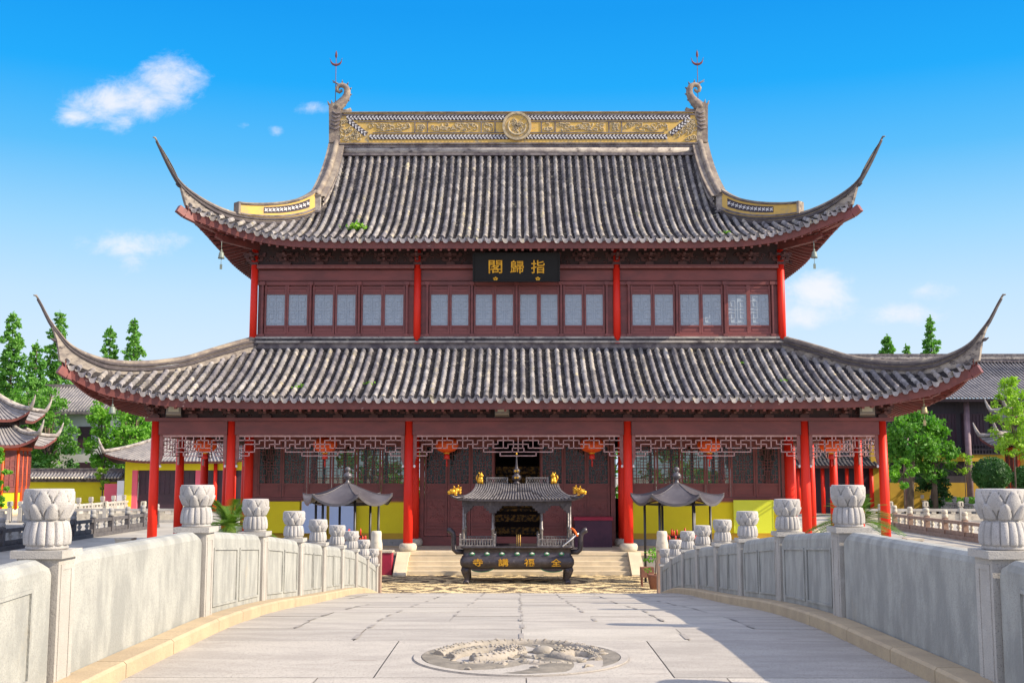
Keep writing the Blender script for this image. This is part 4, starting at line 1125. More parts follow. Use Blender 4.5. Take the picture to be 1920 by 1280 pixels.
# draped table by the doors
tb = thing('offering_table', (2.98, 45.5, PF), 'table draped in dark purple cloth with a crimson top beside the doors', 'table')
m_ = MB(); m_.box(2.24, 3.72, 45.2, 45.85, PF, 1.80); m_.build('cloth_skirt', 'purple_cloth', tb)
m_ = MB(); m_.box(2.20, 3.76, 45.16, 45.89, 1.80, 1.93); m_.build('table_top', 'crimson', tb)
# red cloth covered box beside the steps
rb = thing('donation_box', (-4.95, 41.6, .004), 'red donation box standing beside the foot of the steps', 'box')
m_ = MB(); m_.box(-5.3, -4.62, 41.3, 41.9, .004, .80); m_.build('box_body', 'crimson', rb)
m_ = MB(); m_.box(-5.33, -4.59, 41.27, 41.93, .80, .86); m_.build('lid', 'cream_stone', rb)
# ------------------------------------------------------------------ incense burner
BY = 38.0; S_ = .00367
burner = thing('incense_burner', (-.06, BY + .8, .004), 'big black bronze incense burner with tiled roof and gold characters in the court', 'incense burner')
BX = -.06; D0_, D1_ = BY, BY + 1.7      # front and back
def zb(y): return max(.006, (1245 - y) * S_)
def xb(x): return BX + (x - 655) * S_
W2 = 1.88
for sx in (-1, 1):
    for yy in (BY + .22, BY + 1.48):
        m_ = MB(); x = BX + sx * 1.70
        m_.tube([(x, yy, .56), (x + sx * .03, yy - .03, .44), (x + sx * .01, yy - .02, .30), (x - sx * .03, yy, .16), (x - sx * .02, yy, .04)], [.15, .165, .12, .085, .10], 10)
        m_.ball((x + sx * .0, yy - .08, .07), .105, .12, .07, 10, 6); m_.ball((x, yy - .13, .43), .10, .08, .11, 10, 6)
        for e in (-1, 1): m_.ball((x + e * .06, yy - .14, .045), .04, .06, .045, 8, 5); m_.ball((x + e * .06, yy - .18, .48), .035, .03, .035, 8, 5)
        m_.build('leg', 'bronze', burner)
# rounded trough with rectangular plan
m_ = MB()
prof = [(-.30, .46), (-.10, .50), (.0, .56), (.045, .64), (.055, .72), (.045, .80), (.0, .88), (-.045, .90), (-.05, 1.14), (.0, 1.16), (.03, 1.19), (.03, 1.235), (-.02, 1.24)]
def ring(off, z):
    x0, x1, y0, y1 = BX - 1.86 - off, BX + 1.86 + off, D0_ - off, D1_ + off; r = .16; pts = []
    for (cx, cy, a0) in ((x1 - r, y0 + r, -90), (x1 - r, y1 - r, 0), (x0 + r, y1 - r, 90), (x0 + r, y0 + r, 180)):
        for k in range(5): a = R_(a0 + 22.5 * k); pts.append((cx + r * math.cos(a), cy + r * math.sin(a), z))
    return pts
m_.grid([ring(o, z) for o, z in prof], True, True); o_ = len(m_.v) - 20; m_.f.append(tuple(range(o_, o_ + 20))); m_.m.append(0); m_.s.append(False)
trough = m_.build('trough', 'bronze', burner)
m_ = MB()      # scalloped apron with a green edge
for s in (-1, 1):
    pl_ = [(BX + s * 1.62, .50)] + [(BX + s * (1.62 - 1.06 * t), .50 - .11 * math.sin(math.pi * min(1, t * 1.25 + .0)) ** .8) for t in [i / 10 for i in range(1, 9)]] + [(BX + s * .5, .50)]
    m_.mi = 0; m_.prism(pl_ if s < 0 else list(reversed(pl_)), D0_ + .10, D0_ + .16)
    m_.mi = 1
    m_.tube([(x, D0_ + .09, z) for x, z in pl_[1:-1]], .014, 5)
m_.build('apron', ['bronze', 'green_gem'], burner)
for i, x in enumerate((245, 380, 516, 655, 790, 925, 1060)):
    m_ = MB(); m_.mi = 0; m_.ball((xb(x), D0_ + .045, zb(975)), .095, .03, .062, 14, 6); m_.mi = 1; m_.ball((xb(x), D0_ + .02, zb(970)), .055, .03, .034, 12, 6)
    m_.build('gem_boss', ['green_gem', 'gem'], burner)
for ch, x in (('寺', 298), ('講', 530), ('福', 765), ('全', 1010)):
    m_ = MB(); write(m_, ch, xb(x), D0_ - .062, .72, .335, .25, .02, .010); m_.build('lettering', 'gold', burner)
# posts, rails, roof of the burner
PX = (165, 432, 880, 1140)
for yy in (D0_ + .12, D1_ - .12):
    for x in PX:
        m_ = MB(); m_.lathe([(.075, 1.24), (.05, 1.32), (.04, 1.36), (.042, 1.75), (.06, 1.78), (.06, 1.82), (.04, 1.85), (.038, 2.7)], (xb(x), yy, 0), 10)
        m_.build('roof_post', 'bronze_worn', burner)
for yy in (D0_ + .05, D1_ - .05):
    for a, c in ((135, 450), (850, 1165)):
        m_ = MB(); n = 13
        m_.box(xb(a), xb(c), yy - .022, yy + .022, 1.245, 1.28); m_.box(xb(a), xb(c), yy - .022, yy + .022, 1.455, 1.49)
        for i in range(n): x = xb(a) + (xb(c) - xb(a)) * (i + .5) / n; m_.box(x - .016, x + .016, yy - .014, yy + .014, 1.28, 1.455)
        for x in (xb(a), xb(c)): m_.box(x - .03, x + .03, yy - .03, yy + .03, 1.24, 1.60); m_.ball((x, yy, 1.63), .035, n=8, m=5)
        m_.build('railing', 'bronze_worn', burner)
for xx in (BX - 1.87, BX + 1.87):
    m_ = MB(); m_.box(xx - .02, xx + .02, D0_ + .1, D1_ - .1, 1.455, 1.49)
    for i in range(9): y = D0_ + .15 + i * .175; m_.box(xx - .014, xx + .014, y - .014, y + .014, 1.24, 1.455)
    m_.build('railing', 'bronze_worn', burner)
for yy in (D0_ + .1, D1_ - .1):
    m_ = MB()
    m_.box(xb(150), xb(1155), yy - .04, yy + .04, 2.58, 2.76)
    for a, c in zip(PX, PX[1:]):
        for s, xx in ((1, xb(a)), (-1, xb(c))):
            for k, (w_, z0_) in enumerate(((.30, 2.50), (.22, 2.42), (.13, 2.34))): m_.box(min(xx, xx + s * w_), max(xx, xx + s * w_), yy - .035 + .002 * k, yy + .035 - .002 * k, z0_, z0_ + .085)
    m_.build('bracket_frieze', 'bronze', burner)
for xx in (xb(165), xb(1140)):
    m_ = MB(); m_.box(xx - .04, xx + .04, D0_ + .1, D1_ - .1, 2.58, 2.74); m_.build('bracket_frieze', 'bronze', burner)
m_ = MB()
eh, er = 1.88, 1.40; yc_ = (D0_ + D1_) / 2
def broof(s, t, side):       # s -1..1 along, t 0 eave 1 ridge
    hx = 1.88 + (1.40 - 1.88) * (1 - (1 - t) ** 1.7); hy = 1.08 * (1 - t) ** 1.0 + .06
    z = 2.79 + .50 * (t - .35 * t * (1 - t)) + .06 * abs(s) ** 6 * (1 - t) ** 3
    px_ = .14 * abs(s) ** 6 * (1 - t) ** 3
    if side == 'f': return (BX + s * (hx + px_), yc_ - hy - px_, z)
    if side == 'b': return (BX - s * (hx + px_), yc_ + hy + px_, z)
    if side == 'r': return (BX + hx + px_, yc_ + s * (hy + px_), z)
    return (BX - hx - px_, yc_ - s * (hy + px_), z)
for side in 'fbrl':
    g = [[broof(-1 + 2 * i / 40, t / 8, side) for i in range(41)] for t in range(9)]
    m_.mi = 0; m_.grid(g, True); m_.grid([[(x, y, z - .05) for x, y, z in g[0]], g[0]]); m_.grid([[(x, y, z - .05) for x, y, z in r_] for r_ in g[:2]])
    nr = 36 if side in 'fb' else 20
    for i in range(nr):
        s = -1 + 2 * (i + .5) / nr
        m_.mi = 1; m_.tube([Vector(broof(s, t / 6, side)) + Vector((0, 0, .012)) for t in range(7)], .030, 6)
broof_o = m_.build('burner_roof', ['bronze', 'burner_tile'], burner)
for s in (-1, 1):
    for sy in (-1, 1):
        m_ = MB(); c = Vector(broof(s * 1.0 if sy < 0 else s * -1.0, 0, 'f' if sy < 0 else 'b'))
        m_.mi = 0; m_.tube([c + Vector((-s * .25, -sy * .12, .03)), c, c + Vector((s * .12, sy * .08, .05)), c + Vector((s * .20, sy * .1, .12))], [.045, .05, .045, .03], 8)
        m_.mi = 1; h = c + Vector((s * .12, sy * .08, .22))       # small gold dragon head
        m_.ball(h, .10, .08, .085, 12, 8); m_.ball(h + Vector((s * .10, 0, -.02)), .075, .06, .055, 10, 6); m_.ball(h + Vector((s * .10, 0, -.075)), .065, .05, .025, 10, 6)
        for e in (-1, 1):
            m_.tube([h + Vector((-s * .02, e * .05, .08)), h + Vector((-s * .06, e * .07, .15)), h + Vector((-s * .03, e * .09, .19))], [.025, .02, .006], 6)
            m_.ball(h + Vector((s * .07, e * .05, .05)), .024, n=8, m=6)
        for k in range(5): m_.tube([h + Vector((-s * .06, 0, .06 - .04 * k)), h + Vector((-s * .16, 0, .10 - .055 * k))], [.035, .008], 6)
        m_.build('dragon_head', ['bronze', 'gold'], burner)
    m_ = MB(); x = BX + s * 1.27; z0 = 3.30                      # seated gold lion on the ridge end
    m_.ball((x, yc_, z0 + .10), .12, .14, .11, 12, 8); m_.tube([(x, yc_, z0 + .1), (x - s * .02, yc_ - .02, z0 + .28)], [.12, .085], 10); m_.ball((x - s * .03, yc_ - .05, z0 + .33), .085, .09, .08, 12, 8)
    m_.ball((x - s * .09, yc_ - .07, z0 + .31), .05, .05, .04, 8, 6); m_.tube([(x + s * .10, yc_, z0 + .1), (x + s * .15, yc_, z0 + .24), (x + s * .10, yc_, z0 + .36)], [.03, .035, .015], 6)
    for e in (-1, 1): m_.ball((x - s * .0 + .05 * e, yc_ - .03, z0 + .415), .03, n=8, m=5); m_.tube([(x - s * .07, yc_ - .02 + .06 * e, z0 + .2), (x - s * .09, yc_ - .03 + .07 * e, z0 + .0)], [.04, .035], 6)
    m_.v = [(x + (vx - x) * .85, yc_ + (vy - yc_) * .85, z0 + (vz - z0) * .9) for vx, vy, vz in m_.v]; m_.build('ridge_lion', 'gold', burner)
    m_ = MB(); xa, xc = (370, 565) if s < 0 else (742, 945)
    m_.box(xb(xa), xb(xc), yc_ - .02, yc_ + .02, 3.50, 3.53); m_.box(xb(xa), xb(xc), yc_ - .02, yc_ + .02, 3.30, 3.33)
    for x in (xb(xa), xb(xc)): m_.box(x - .015, x + .015, yc_ - .022, yc_ + .022, 3.30, 3.53)
    n = 9
    for i in range(n):
        x = xb(xa) + (xb(xc) - xb(xa)) * i / n; d = (xb(xc) - xb(xa)) / n
        m_.bar((x, yc_, 3.33), (x + d, yc_, 3.50), .014, .012); m_.bar((x, yc_ + .001, 3.50), (x + d, yc_ + .001, 3.33), .014, .012)
    m_.build('ridge_panel', 'bronze_worn', burner)
    m_ = MB()      # upright loop handles with flared ends
    m_.tube([(BX + s * 1.80, yc_ - .55, 1.04), (BX + s * 2.03, yc_ - .55, 1.04), (BX + s * 2.12, yc_ - .55, 1.12), (BX + s * 2.14, yc_ - .55, 1.30), (BX + s * 2.14, yc_ - .55, 1.55), (BX + s * 2.17, yc_ - .55, 1.67), (BX + s * 2.27, yc_ - .55, 1.75), (BX + s * 2.36, yc_ - .55, 1.78)], [.085, .09, .09, .085, .085, .09, .10, .085], 10)
    m_.build('handle', 'bronze', burner)
m_ = MB(); m_.box(xb(275), xb(1035), yc_ - .08, yc_ + .08, 3.26, 3.31); m_.build('burner_ridge', 'bronze', burner)
m_ = MB(); m_.mi = 0
m_.lathe([(.12, 0), (.13, .03), (.06, .07), (.06, .09), (.15, .15), (.165, .21), (.15, .27), (.07, .33), (.07, .35), (.11, .39), (.125, .44), (.10, .49), (.055, .53), (.045, .58), (.035, .68), (.02, .88), (.012, 1.0)], (xb(650), yc_, 3.31), 18)
m_.mi = 1; m_.ball((xb(650), yc_, 4.33), .03, .03, .04, 8, 6)
for z in (3.52, 3.745):
    for e in (-1, 1): disc(m_, xb(650) + e * .042, z, .014, .034, yc_ - .175 + (.03 if z > 3.6 else 0), yc_ - .10, 12)
m_.build('finial', ['bronze', 'gold'], burner)
for i, x in enumerate((653, 668, 684)):
    m_ = MB(); m_.tube([(xb(x), D0_ + .35, 1.2), (xb(x), D0_ + .35, 1.62)], .014, 6)
    tag(m_.build('incense_stick', 'incense'), 'thick gold incense stick standing in the middle of the burner', 'incense stick', 'incense sticks in the burner')
m_ = MB(); m_.tube([(BX + 1.52, D0_ - .03, 1.24), (BX + 2.06, D0_ - .05, 1.68)], .022, 6); tag(m_.build('tongs', 'white_sign'), 'pale metal tongs leaning on the burner handle', 'tongs')
m_ = MB(); m_.tube([(BX + 1.80, D0_ + .05, 1.85), (BX + 1.90, D0_ - .02, 1.79), (BX + 1.97, D0_ - .06, 1.68), (BX + 2.02, D0_ - .08, 1.58)], [.03, .035, .035, .03], 6, flat=.4)
tag(m_.build('ribbon', 'orange_cloth'), 'orange ribbon tied to the burner railing', 'ribbon')

# ------------------------------------------------------------------ candle canopies
def canopy(cx, cy, rot, label):
    r = thing('candle_canopy', (cx, cy, .004), label, 'canopy', 'six sided metal canopies in the court')
    m_ = MB(); rows = []; NT = 96
    def P(k, t):
        th = 2 * math.pi * k / NT; ph = (th + math.pi / 6) % (math.pi / 3) - math.pi / 6; q = abs(ph) / (math.pi / 6)
        # vertices of the hexagon at ph=+-30 degrees
        rad = 1.58 * math.cos(math.pi / 6) / math.cos(ph)
        e = (1 - q * q)
        rr = .06 + (rad - .06) * t
        z = 3.36 - .47 * (1 - (1 - t) ** 1.75) + .10 * t ** 6 * q ** 4 - .22 * e * t ** 2.2
        a = th + rot + math.pi / 6
        return (cx + rr * math.cos(a), cy + rr * math.sin(a), z)
    g = [[P(k, t / 14) for k in range(NT)] for t in range(15)]
    m_.grid(g, True, True); m_.grid([g[-1], [(x, y, z - .09) for x, y, z in g[-1]]], True, True)
    m_.grid([[(cx + (x - cx) * .99, cy + (y - cy) * .99, z - .05) for x, y, z in r_] for r_ in g[2:]], True, True)
    roof = m_.build('canopy_roof', 'roof_metal', r)
    m_ = MB()
    for k in range(6):
        kk = int(NT / 6 * k + NT / 12)
        m_.tube([Vector(P(kk, t / 14)) + Vector((0, 0, .005)) for t in range(1, 15)], .016, 6)
    m_.build('roof_seam', 'roof_metal', roof)
    m_ = MB(); m_.lathe([(.10, 0), (.07, .05), (.055, .10), (.055, .13), (.11, .16), (.15, .23), (.15, .27), (.11, .34), (.05, .37), (.05, .39), (.085, .42), (.10, .47), (.085, .52), (.02, .56)], (cx, cy, 3.33), 18); m_.build('finial', 'roof_metal', r)
    for k in range(6):
        a = rot + k * math.pi / 3
        m_ = MB(); x, y = cx + 1.1 * math.cos(a), cy + 1.1 * math.sin(a); m_.tube([(x, y, .0), (x, y, 2.78)], .042, 8); m_.lathe([(.09, .004), (.09, .03), (.05, .04)], (x, y, 0), 8); m_.build('post', 'steel', r)
    m_ = MB()
    for k in range(6):
        a, a2 = rot + k * math.pi / 3, rot + (k + 1) * math.pi / 3
        m_.bar((cx + 1.1 * math.cos(a), cy + 1.1 * math.sin(a), 2.62), (cx + 1.1 * math.cos(a2), cy + 1.1 * math.sin(a2), 2.62), .05)
        m_.bar((cx + 1.1 * math.cos(a), cy + 1.1 * math.sin(a), 2.62), (cx, cy, 2.95), .04)
    m_.build('roof_frame', 'steel', r)
    return r
canopy(-5.83, 38.4, R_(-68), 'grey metal canopy on black posts on the side of the pale blue boards')
canopy(5.37, 38.4, R_(-70), 'grey metal canopy on black posts by the small potted plant')
def rack(cx, cy, label):
    r = thing('candle_rack', (cx, cy, .004), label, 'candle rack', 'candle racks under the canopies')
    m_ = MB(); m_.lathe([(.34, .0), (.34, .06), (.08, .10), (.07, 1.25), (.12, 1.3)], (cx, cy, .004), 12); m_.build('stand', 'steel', r)
    for k, (rad, z) in enumerate(((.62, 1.30), (.40, 1.50))):
        m_ = MB(); m_.lathe([(rad * .9, 0), (rad, .03), (rad, .07), (rad * .92, .05)], (cx, cy, z), 20); t_ = m_.build('tray', 'steel', r)
        n = 12 if k == 0 else 7
        for i in range(n):
            a = 6.28 * i / n + k; h = random.uniform(.10, .24); m_ = MB(); x, y = cx + rad * .8 * math.cos(a), cy + rad * .8 * math.sin(a)
            m_.lathe([(.026, 0), (.026, h), (.006, h + .02), (.004, h + .05)], (x, y, z + .05), 8); m_.build('candle', 'candle_red', r)
    return r
rack(-5.7, 38.5, 'candle rack with short red candles in front of the blue boards')
rack(5.5, 38.5, 'candle rack crowded with red candles under the canopy by the potted plant')

# ------------------------------------------------------------------ bridge
YPO = [4.6, 8.2, 11.85, 15.25, 18.4, 21.55, 24.6, 27.5, 30.3, 33.0]
HPO = [3.46, 3.45, 3.41, 3.58, 3.68, 3.84, 3.96, 4.07, 4.16, 4.25]
ZDK = smooth_tab([(-16, 0.02), (-8, 1.1), (0, 1.9), (4.6, 2.0), (7, 2.09), (9.9, 2.115), (12, 2.09), (15.25, 1.87), (18.4, 1.60), (21.55, 1.335), (24.6, 1.085), (27.5, .81), (30.3, .44), (33.0, .02)], 6)
def dz(y): return interp(ZDK, y)
HT = [(-16, 4.2), (-4, 3.7)] + list(zip(YPO, HPO))
HTS = smooth_tab(HT, 6)
def hw(y): return interp(HTS, y)
# deck slabs
dk = MB(); rnd = random.Random(3)
ys = [8.95, 10.87]
while ys[0] > -15: ys.insert(0, ys[0] - 1.0)
while ys[-1] < 32.4: ys.append(ys[-1] + .95)
ys[-1] = 33.05
dk.mi = 0
g = []
for y in [-16 + i * 49.05 / 80 for i in range(81)]: g.append([(-hw(y), y, dz(y) - .012), (hw(y), y, dz(y) - .012)])
dk.grid(g)
for y0, y1 in zip(ys, ys[1:]):
    e = hw((y0 + y1) / 2) - .36
    if abs(y0 - 8.95) < .01: js = [-1.17, 1.17]
    else:
        step = .8 if y0 > 11.5 else 1.6
        js = []
        x = -math.floor(e / step) * step
        while x < e - .25:
            if x > -e + .25 and (rnd.random() < (.8 if y0 > 11.5 else .75) or abs(x) < .1): js.append(x + rnd.gauss(0, .012))
            x += step
    xs = [-e - .12] + js + [e + .12]
    for a, c in zip(xs, xs[1:]):
        dk.mi = rnd.choice((1, 1, 2, 3)); gp_ = .005; h_ = rnd.gauss(0, .002)
        n = 3; rows = []
        for i in range(n + 1):
            y = y0 + gp_ + (y1 - y0 - 2 * gp_) * i / n; rows.append([(a + gp_, y, dz(y) + h_), (c - gp_, y, dz(y) + h_)])
        if y0 > 11: rows = [[(a + .0015, r_[0][1], r_[0][2]), (c - .0015, r_[1][1], r_[1][2])] for r_ in rows]
        dk.grid([[(x, y, z - .012) for x, y, z in rows[0]]] + rows + [[(x, y, z - .012) for x, y, z in rows[-1]]])
    # mortar smeared along parts of the joints
    if y0 > 10.8:
        for x in js:
            if rnd.random() < .85:
                l = rnd.uniform(.35, .5); w_ = rnd.uniform(.014, .026); ya = y0 + .08
                dk.mi = 4; dk.grid([[(x - w_, ya, dz(ya) + .006), (x + w_, ya, dz(ya) + .006)], [(x - w_, ya + l * (y1 - y0), dz(ya + l * (y1 - y0)) + .006), (x + w_, ya + l * (y1 - y0), dz(ya + l * (y1 - y0)) + .006)]])
dk.mi = 5
for s in (-1, 1):
    dk.grid([[(s * (hw(y) + .25), y, dz(y) - .05), (s * (hw(y) + .25), y, -.3)] for y in [-16 + i * 49.05 / 40 for i in range(41)]])
    dk.grid([[(s * (hw(y) + .25), y, dz(y) - .05), (s * (hw(y) - .3), y, dz(y) - .02)] for y in [-16 + i * 49.05 / 40 for i in range(41)]])
structure(dk.build('bridge_deck', ['joint', 'deck_a', 'deck_b', 'deck_c', 'joint', 'grey_stone']))
for s in (-1, 1):
    kb = MB(); y = -14.0
    while y < 32.9:
        L = rnd.uniform(.95, 1.5); y2 = min(y + L, 33.0); n = 3; g = []
        for i in range(n + 1):
            yy = y + .006 + (y2 - y - .012) * i / n; h = hw(yy); z = dz(yy)
            g.append([(s * (h - .12), yy, z), (s * (h - .12), yy, z + .13), (s * (h - .33), yy, z + .13), (s * (h - .352), yy, z + .108), (s * (h - .352), yy, z - .02)])
        kb.grid(g)
        for ring in (g[0], g[-1]): kb.add(ring, [tuple(range(5))])
        y = y2
    structure(kb.build('kerb', 'kerb_stone'))

def lotus_mesh():
    mb = MB(); n = 192
    prof = [(.150, .0), (.168, .004), (.172, .018), (.166, .032)]
    for i in range(13):
        t = i / 12; prof.append((.146 + .028 * math.sin(math.pi * (.25 + .62 * t)) - .012 * t, .036 + .160 * t))
    prof += [(.150, .202), (.138, .207), (.136, .213)]
    for i in range(25):
        t = i / 24; prof.append((.139 + .056 * math.sin(math.pi * .5 * min(1, t * 1.5)) - .002 * max(0, t - .6) / .4, .216 + .214 * t))
    prof += [(.186, .433), (.12, .4335), (.001, .4335)]
    def mod(t, z):
        if .036 <= z <= .198:
            ph = (t * 15 / math.pi) % 2 - 1
            return .022 * math.sqrt(max(0, 1 - ph * ph)) - .012 * (abs(ph) > .9)
        if .214 <= z < .4305:
            k = math.pi / 8
            ph = (t + k) % (2 * k) - k
            wa = k * math.sqrt(max(0, (.328 - z) / .095)) if z < .328 else 0
            wa = min(wa, k)
            if abs(ph) < wa: return .030 * (1 - .8 * (ph / wa) ** 2) - (.022 if abs(ph) > wa * .90 else 0)
            ph2 = t % (2 * k) - k
            wb = k * math.sqrt(max(0, (.420 - z) / .085)); wb = min(wb, k)
            if abs(ph2) < wb: return .013 * (1 - .9 * (ph2 / wb) ** 2) - (.022 if abs(ph2) > wb * .91 else 0)
            return .008 * (1 - (ph / k) ** 2) - .006
        return 0
    mb.lathe(prof, (0, 0, 0), n, mod, True, True, False)
    return mb.mesh('lotus_cap', 'stone_cap')
LOT = lotus_mesh()
def balustrade(s, label):
    r = thing('stone_balustrade', (s * 3.5, 12, 0), label, 'balustrade', 'carved stone balustrades of the bridge')
    for i, (y, h) in enumerate(zip(YPO, HPO)):
        z = dz(y); x = s * h
        p = MB(); e = .15
        p.box(x - e, x + e, y - e, y + e, z - .05, z + .985)
        p.box(x - .185, x + .185, y - .185, y + .185, z + .985, z + 1.04)
        for (a, b_) in ((-1, 0),):       # sunk panel edge on the side that faces the deck
            xx = x - s * (e + .006)
            for (z0, z1, y0, y1) in ((z + .06, z + .10, y - .11, y + .11), (z + .90, z + .94, y - .11, y + .11), (z + .10, z + .90, y - .11, y - .075), (z + .10, z + .90, y + .075, y + .11)):
                p.box(min(xx, xx + s * .008), max(xx, xx + s * .008), y0, y1, z0, z1)
        po = p.build('post', 'stone', r)
        lc = bpy.data.objects.new('lotus_cap', LOT); col.objects.link(lc); lc.parent = po; lc.location = Vector((x, y, z + 1.04)) - Vector((s * 3.5, 12, 0)); lc.rotation_euler.z = .2 + i * 1.9; lc.scale = (.86, .86, 1.0)
    for i in range(len(YPO) - 1):
        ya, yb = YPO[i] + .152, YPO[i + 1] - .185
        p = MB(); n = 14; g = []
        def X(y): t = (y - YPO[i]) / (YPO[i + 1] - YPO[i]); return s * (HPO[i] + (HPO[i + 1] - HPO[i]) * t)
        def CH(y): return dz(YPO[i]) + (dz(YPO[i + 1]) - dz(YPO[i])) * (y - YPO[i]) / (YPO[i + 1] - YPO[i])
        n = 24
        for k in range(n + 1):
            t = k / n; y = ya + (yb - ya) * t
            edge = min(t, 1 - t) * (yb - ya); dr = .045 * max(0, 1 - edge / .07) ** 2
            z = dz(YPO[i]) + (dz(YPO[i + 1]) - dz(YPO[i])) * (y - YPO[i]) / (YPO[i + 1] - YPO[i]); zt = z + 1.0 - dr; x = X(y); h = .115
            sec = [(-h, z - .03), (-h, zt - .075), (-h * .86, zt - .03), (-h * .5, zt - .004), (0, zt), (h * .5, zt - .004), (h * .86, zt - .03), (h, zt - .075), (h, z - .03)]
            g.append([(x + s * a, y, zz) for a, zz in sec])
        p.grid(g, False); 
        for ring, rv in ((g[0], 0), (g[-1], 1)): p.add(ring, [tuple(range(9)) if rv else tuple(reversed(range(9)))])
        for j in range(len(p.s)): p.s[j] = False
        # carved double frames in low relief
        fr = [] if i == 1 else ([(.10, .90)] if i == 0 else [(.06, .47), (.53, .94)])
        for (t0, t1) in fr:
            m = 5
            for zo0, zo1 in ((.20, .225), (.80, .825)):
                rows = []
                for k in range(m + 1):
                    y = ya + (yb - ya) * (t0 + (t1 - t0) * k / m); x = X(y) - s * .115; z = CH(y)
                    rows.append([(x, y, z + zo0), (x - s * .016, y, z + zo0), (x - s * .016, y, z + zo1), (x, y, z + zo1)])
                p.grid(rows)
            for t in (t0, t1):
                y = ya + (yb - ya) * t; z = CH(y); x = X(y) - s * .115
                p.box(min(x, x - s * .016), max(x, x - s * .016), y - .014, y + .014, z + .20, z + .825)
        p.build('panel', 'panel_stone', r)
    return r
balustrade(-1, 'sunlit stone balustrade of the bridge with lotus capped posts')
balustrade(1, 'shaded stone balustrade of the bridge with lotus capped posts, shadow on the deck beside it')
for s, lab in ((-1, 'cream drum topped stone post at the bridge end on the red donation box side'), (1, 'cream drum topped stone post at the bridge end by the potted plant')):
    r = thing('end_post', (s * 4.29, 34.1, .004), lab, 'stone post', 'end posts at the foot of the bridge')
    p = MB(); p.box(s * 4.29 - .16, s * 4.29 + .16, 33.94, 34.26, .004, 1.36); p.build('shaft', 'brown_stone', r)
    p = MB(); p.lathe([(.17, 0), (.19, .05), (.185, .22), (.165, .30), (.165, .32), (.155, .34), (.16, .50), (.145, .58), (.12, .59)], (s * 4.29, 34.1, 1.36), 16); p.build('drum_cap', 'cream_stone', r)

# carved round medallion let into the deck
mz = dz(9.92) + .002; MX, MY = -.02, 9.92
r = thing('deck_medallion', (MX, MY, mz), 'round carved stone relief of a coiling beast let into the bridge deck', 'medallion')
def flat_ring(mb, r0, r1, z0, z1, n=72):
    g = [[(MX + rr * math.cos(2 * math.pi * j / n), MY + rr * math.sin(2 * math.pi * j / n), zz) for j in range(n)] for rr, zz in ((r1, mz - .01), (r1, z1), (r0, z1), (r0, z0))]
    mb.grid(g, False, True)
p = MB(); flat_ring(p, .86, .925, mz, mz + .012); p.build('rim', 'deck_a', r)
p = MB(); flat_ring(p, .925, .937, mz, mz + .004); flat_ring(p, .848, .86, mz, mz + .005); p.build('rim_groove', 'joint', r)
p = MB(); n = 64; rows = []
for k in range(12):
    rr = .852 * k / 11 + .001; rows.append([(MX + rr * math.cos(2 * math.pi * j / n), MY + rr * math.sin(2 * math.pi * j / n), mz + .004 + .012 * math.sin(9 * rr + 3 * math.cos(2 * math.pi * j / n) * 2)) for j in range(n)])
p.grid(rows, True, True); p.build('relief_ground', 'medallion_ground', r)
p = MB(); rnd = random.Random(12)
def body(pts, r0, r1, sc=True):
    pts = smooth2(pts)
    k = len(pts); ctl = [Vector((MX + x, MY + y, mz - .012 + h * .5)) for x, y, h in pts]
    rad = [.78 * (r0 + (r1 - r0) * i / (k - 1)) * (1 + .10 * math.sin(i * 2.2)) for i in range(k)]
    p.tube(ctl, rad, 10)
    if sc:
        for i in range(1, k - 1):
            for e in (-.5, 0, .5):
                d = (ctl[i + 1] - ctl[i - 1]).normalized(); sd = d.cross(Vector((0, 0, 1)))
                p.ball(ctl[i] + sd * rad[i] * e + Vector((0, 0, rad[i] * math.cos(e))), rad[i] * .22, rad[i] * .22, rad[i] * .12, 6, 4)
def smooth2(pts, n=5):
    out = []
    for i in range(len(pts) - 1):
        a, b_, c, d = pts[max(i - 1, 0)], pts[i], pts[i + 1], pts[min(i + 2, len(pts) - 1)]
        for j in range(n):
            t = j / n
            out.append(tuple(.5 * (2 * b_[q] + (c[q] - a[q]) * t + (2 * a[q] - 5 * b_[q] + 4 * c[q] - d[q]) * t * t + (3 * b_[q] - a[q] - 3 * c[q] + d[q]) * t ** 3) for q in range(3)))
    return out + [pts[-1]]
body([(-.72, .05, 0), (-.62, .36, .01), (-.36, .62, .02), (.0, .74, .02), (.36, .66, .02), (.60, .46, .01), (.72, .20, 0)], .075, .05)
body([(-.60, -.08, 0), (-.45, .16, .02), (-.22, .26, .03), (-.08, .10, .03), (-.20, -.12, .02), (-.42, -.22, 0)], .07, .09)
body([(-.08, .48, 0), (.02, .28, .02), (-.02, .06, .02), (.14, -.10, .0)], .065, .03)
body([(.30, -.02, .01), (.46, .10, .03), (.60, .02, .02), (.66, -.16, 0)], .10, .05)
body([(.28, -.06, .02), (.38, -.16, .03), (.52, -.22, .0)], .085, .04, False)
body([(.0, -.30, 0), (.2, -.36, .01), (.42, -.34, 0)], .05, .03)
body([(-.5, -.40, 0), (-.3, -.36, .01), (-.12, -.44, 0)], .045, .05)
p.ball((MX + .20, MY + .22, mz + .01), .10, .09, .055, 12, 8)
for k in range(40):
    a = rnd.random() * 6.28; rr = .78 * math.sqrt(rnd.random()); x, y = MX + rr * math.cos(a), MY + rr * math.sin(a)
    q = rnd.random() * 6.28; L = rnd.uniform(.05, .14)
    p.tube([(x, y, mz), (x + L * .5 * math.cos(q), y + L * .5 * math.sin(q), mz + rnd.uniform(.004, .012)), (x + L * math.cos(q + .6), y + L * math.sin(q + .6), mz)], [.012, .016, .008], 6)
p.build('relief_beast', 'medallion_stone', r)

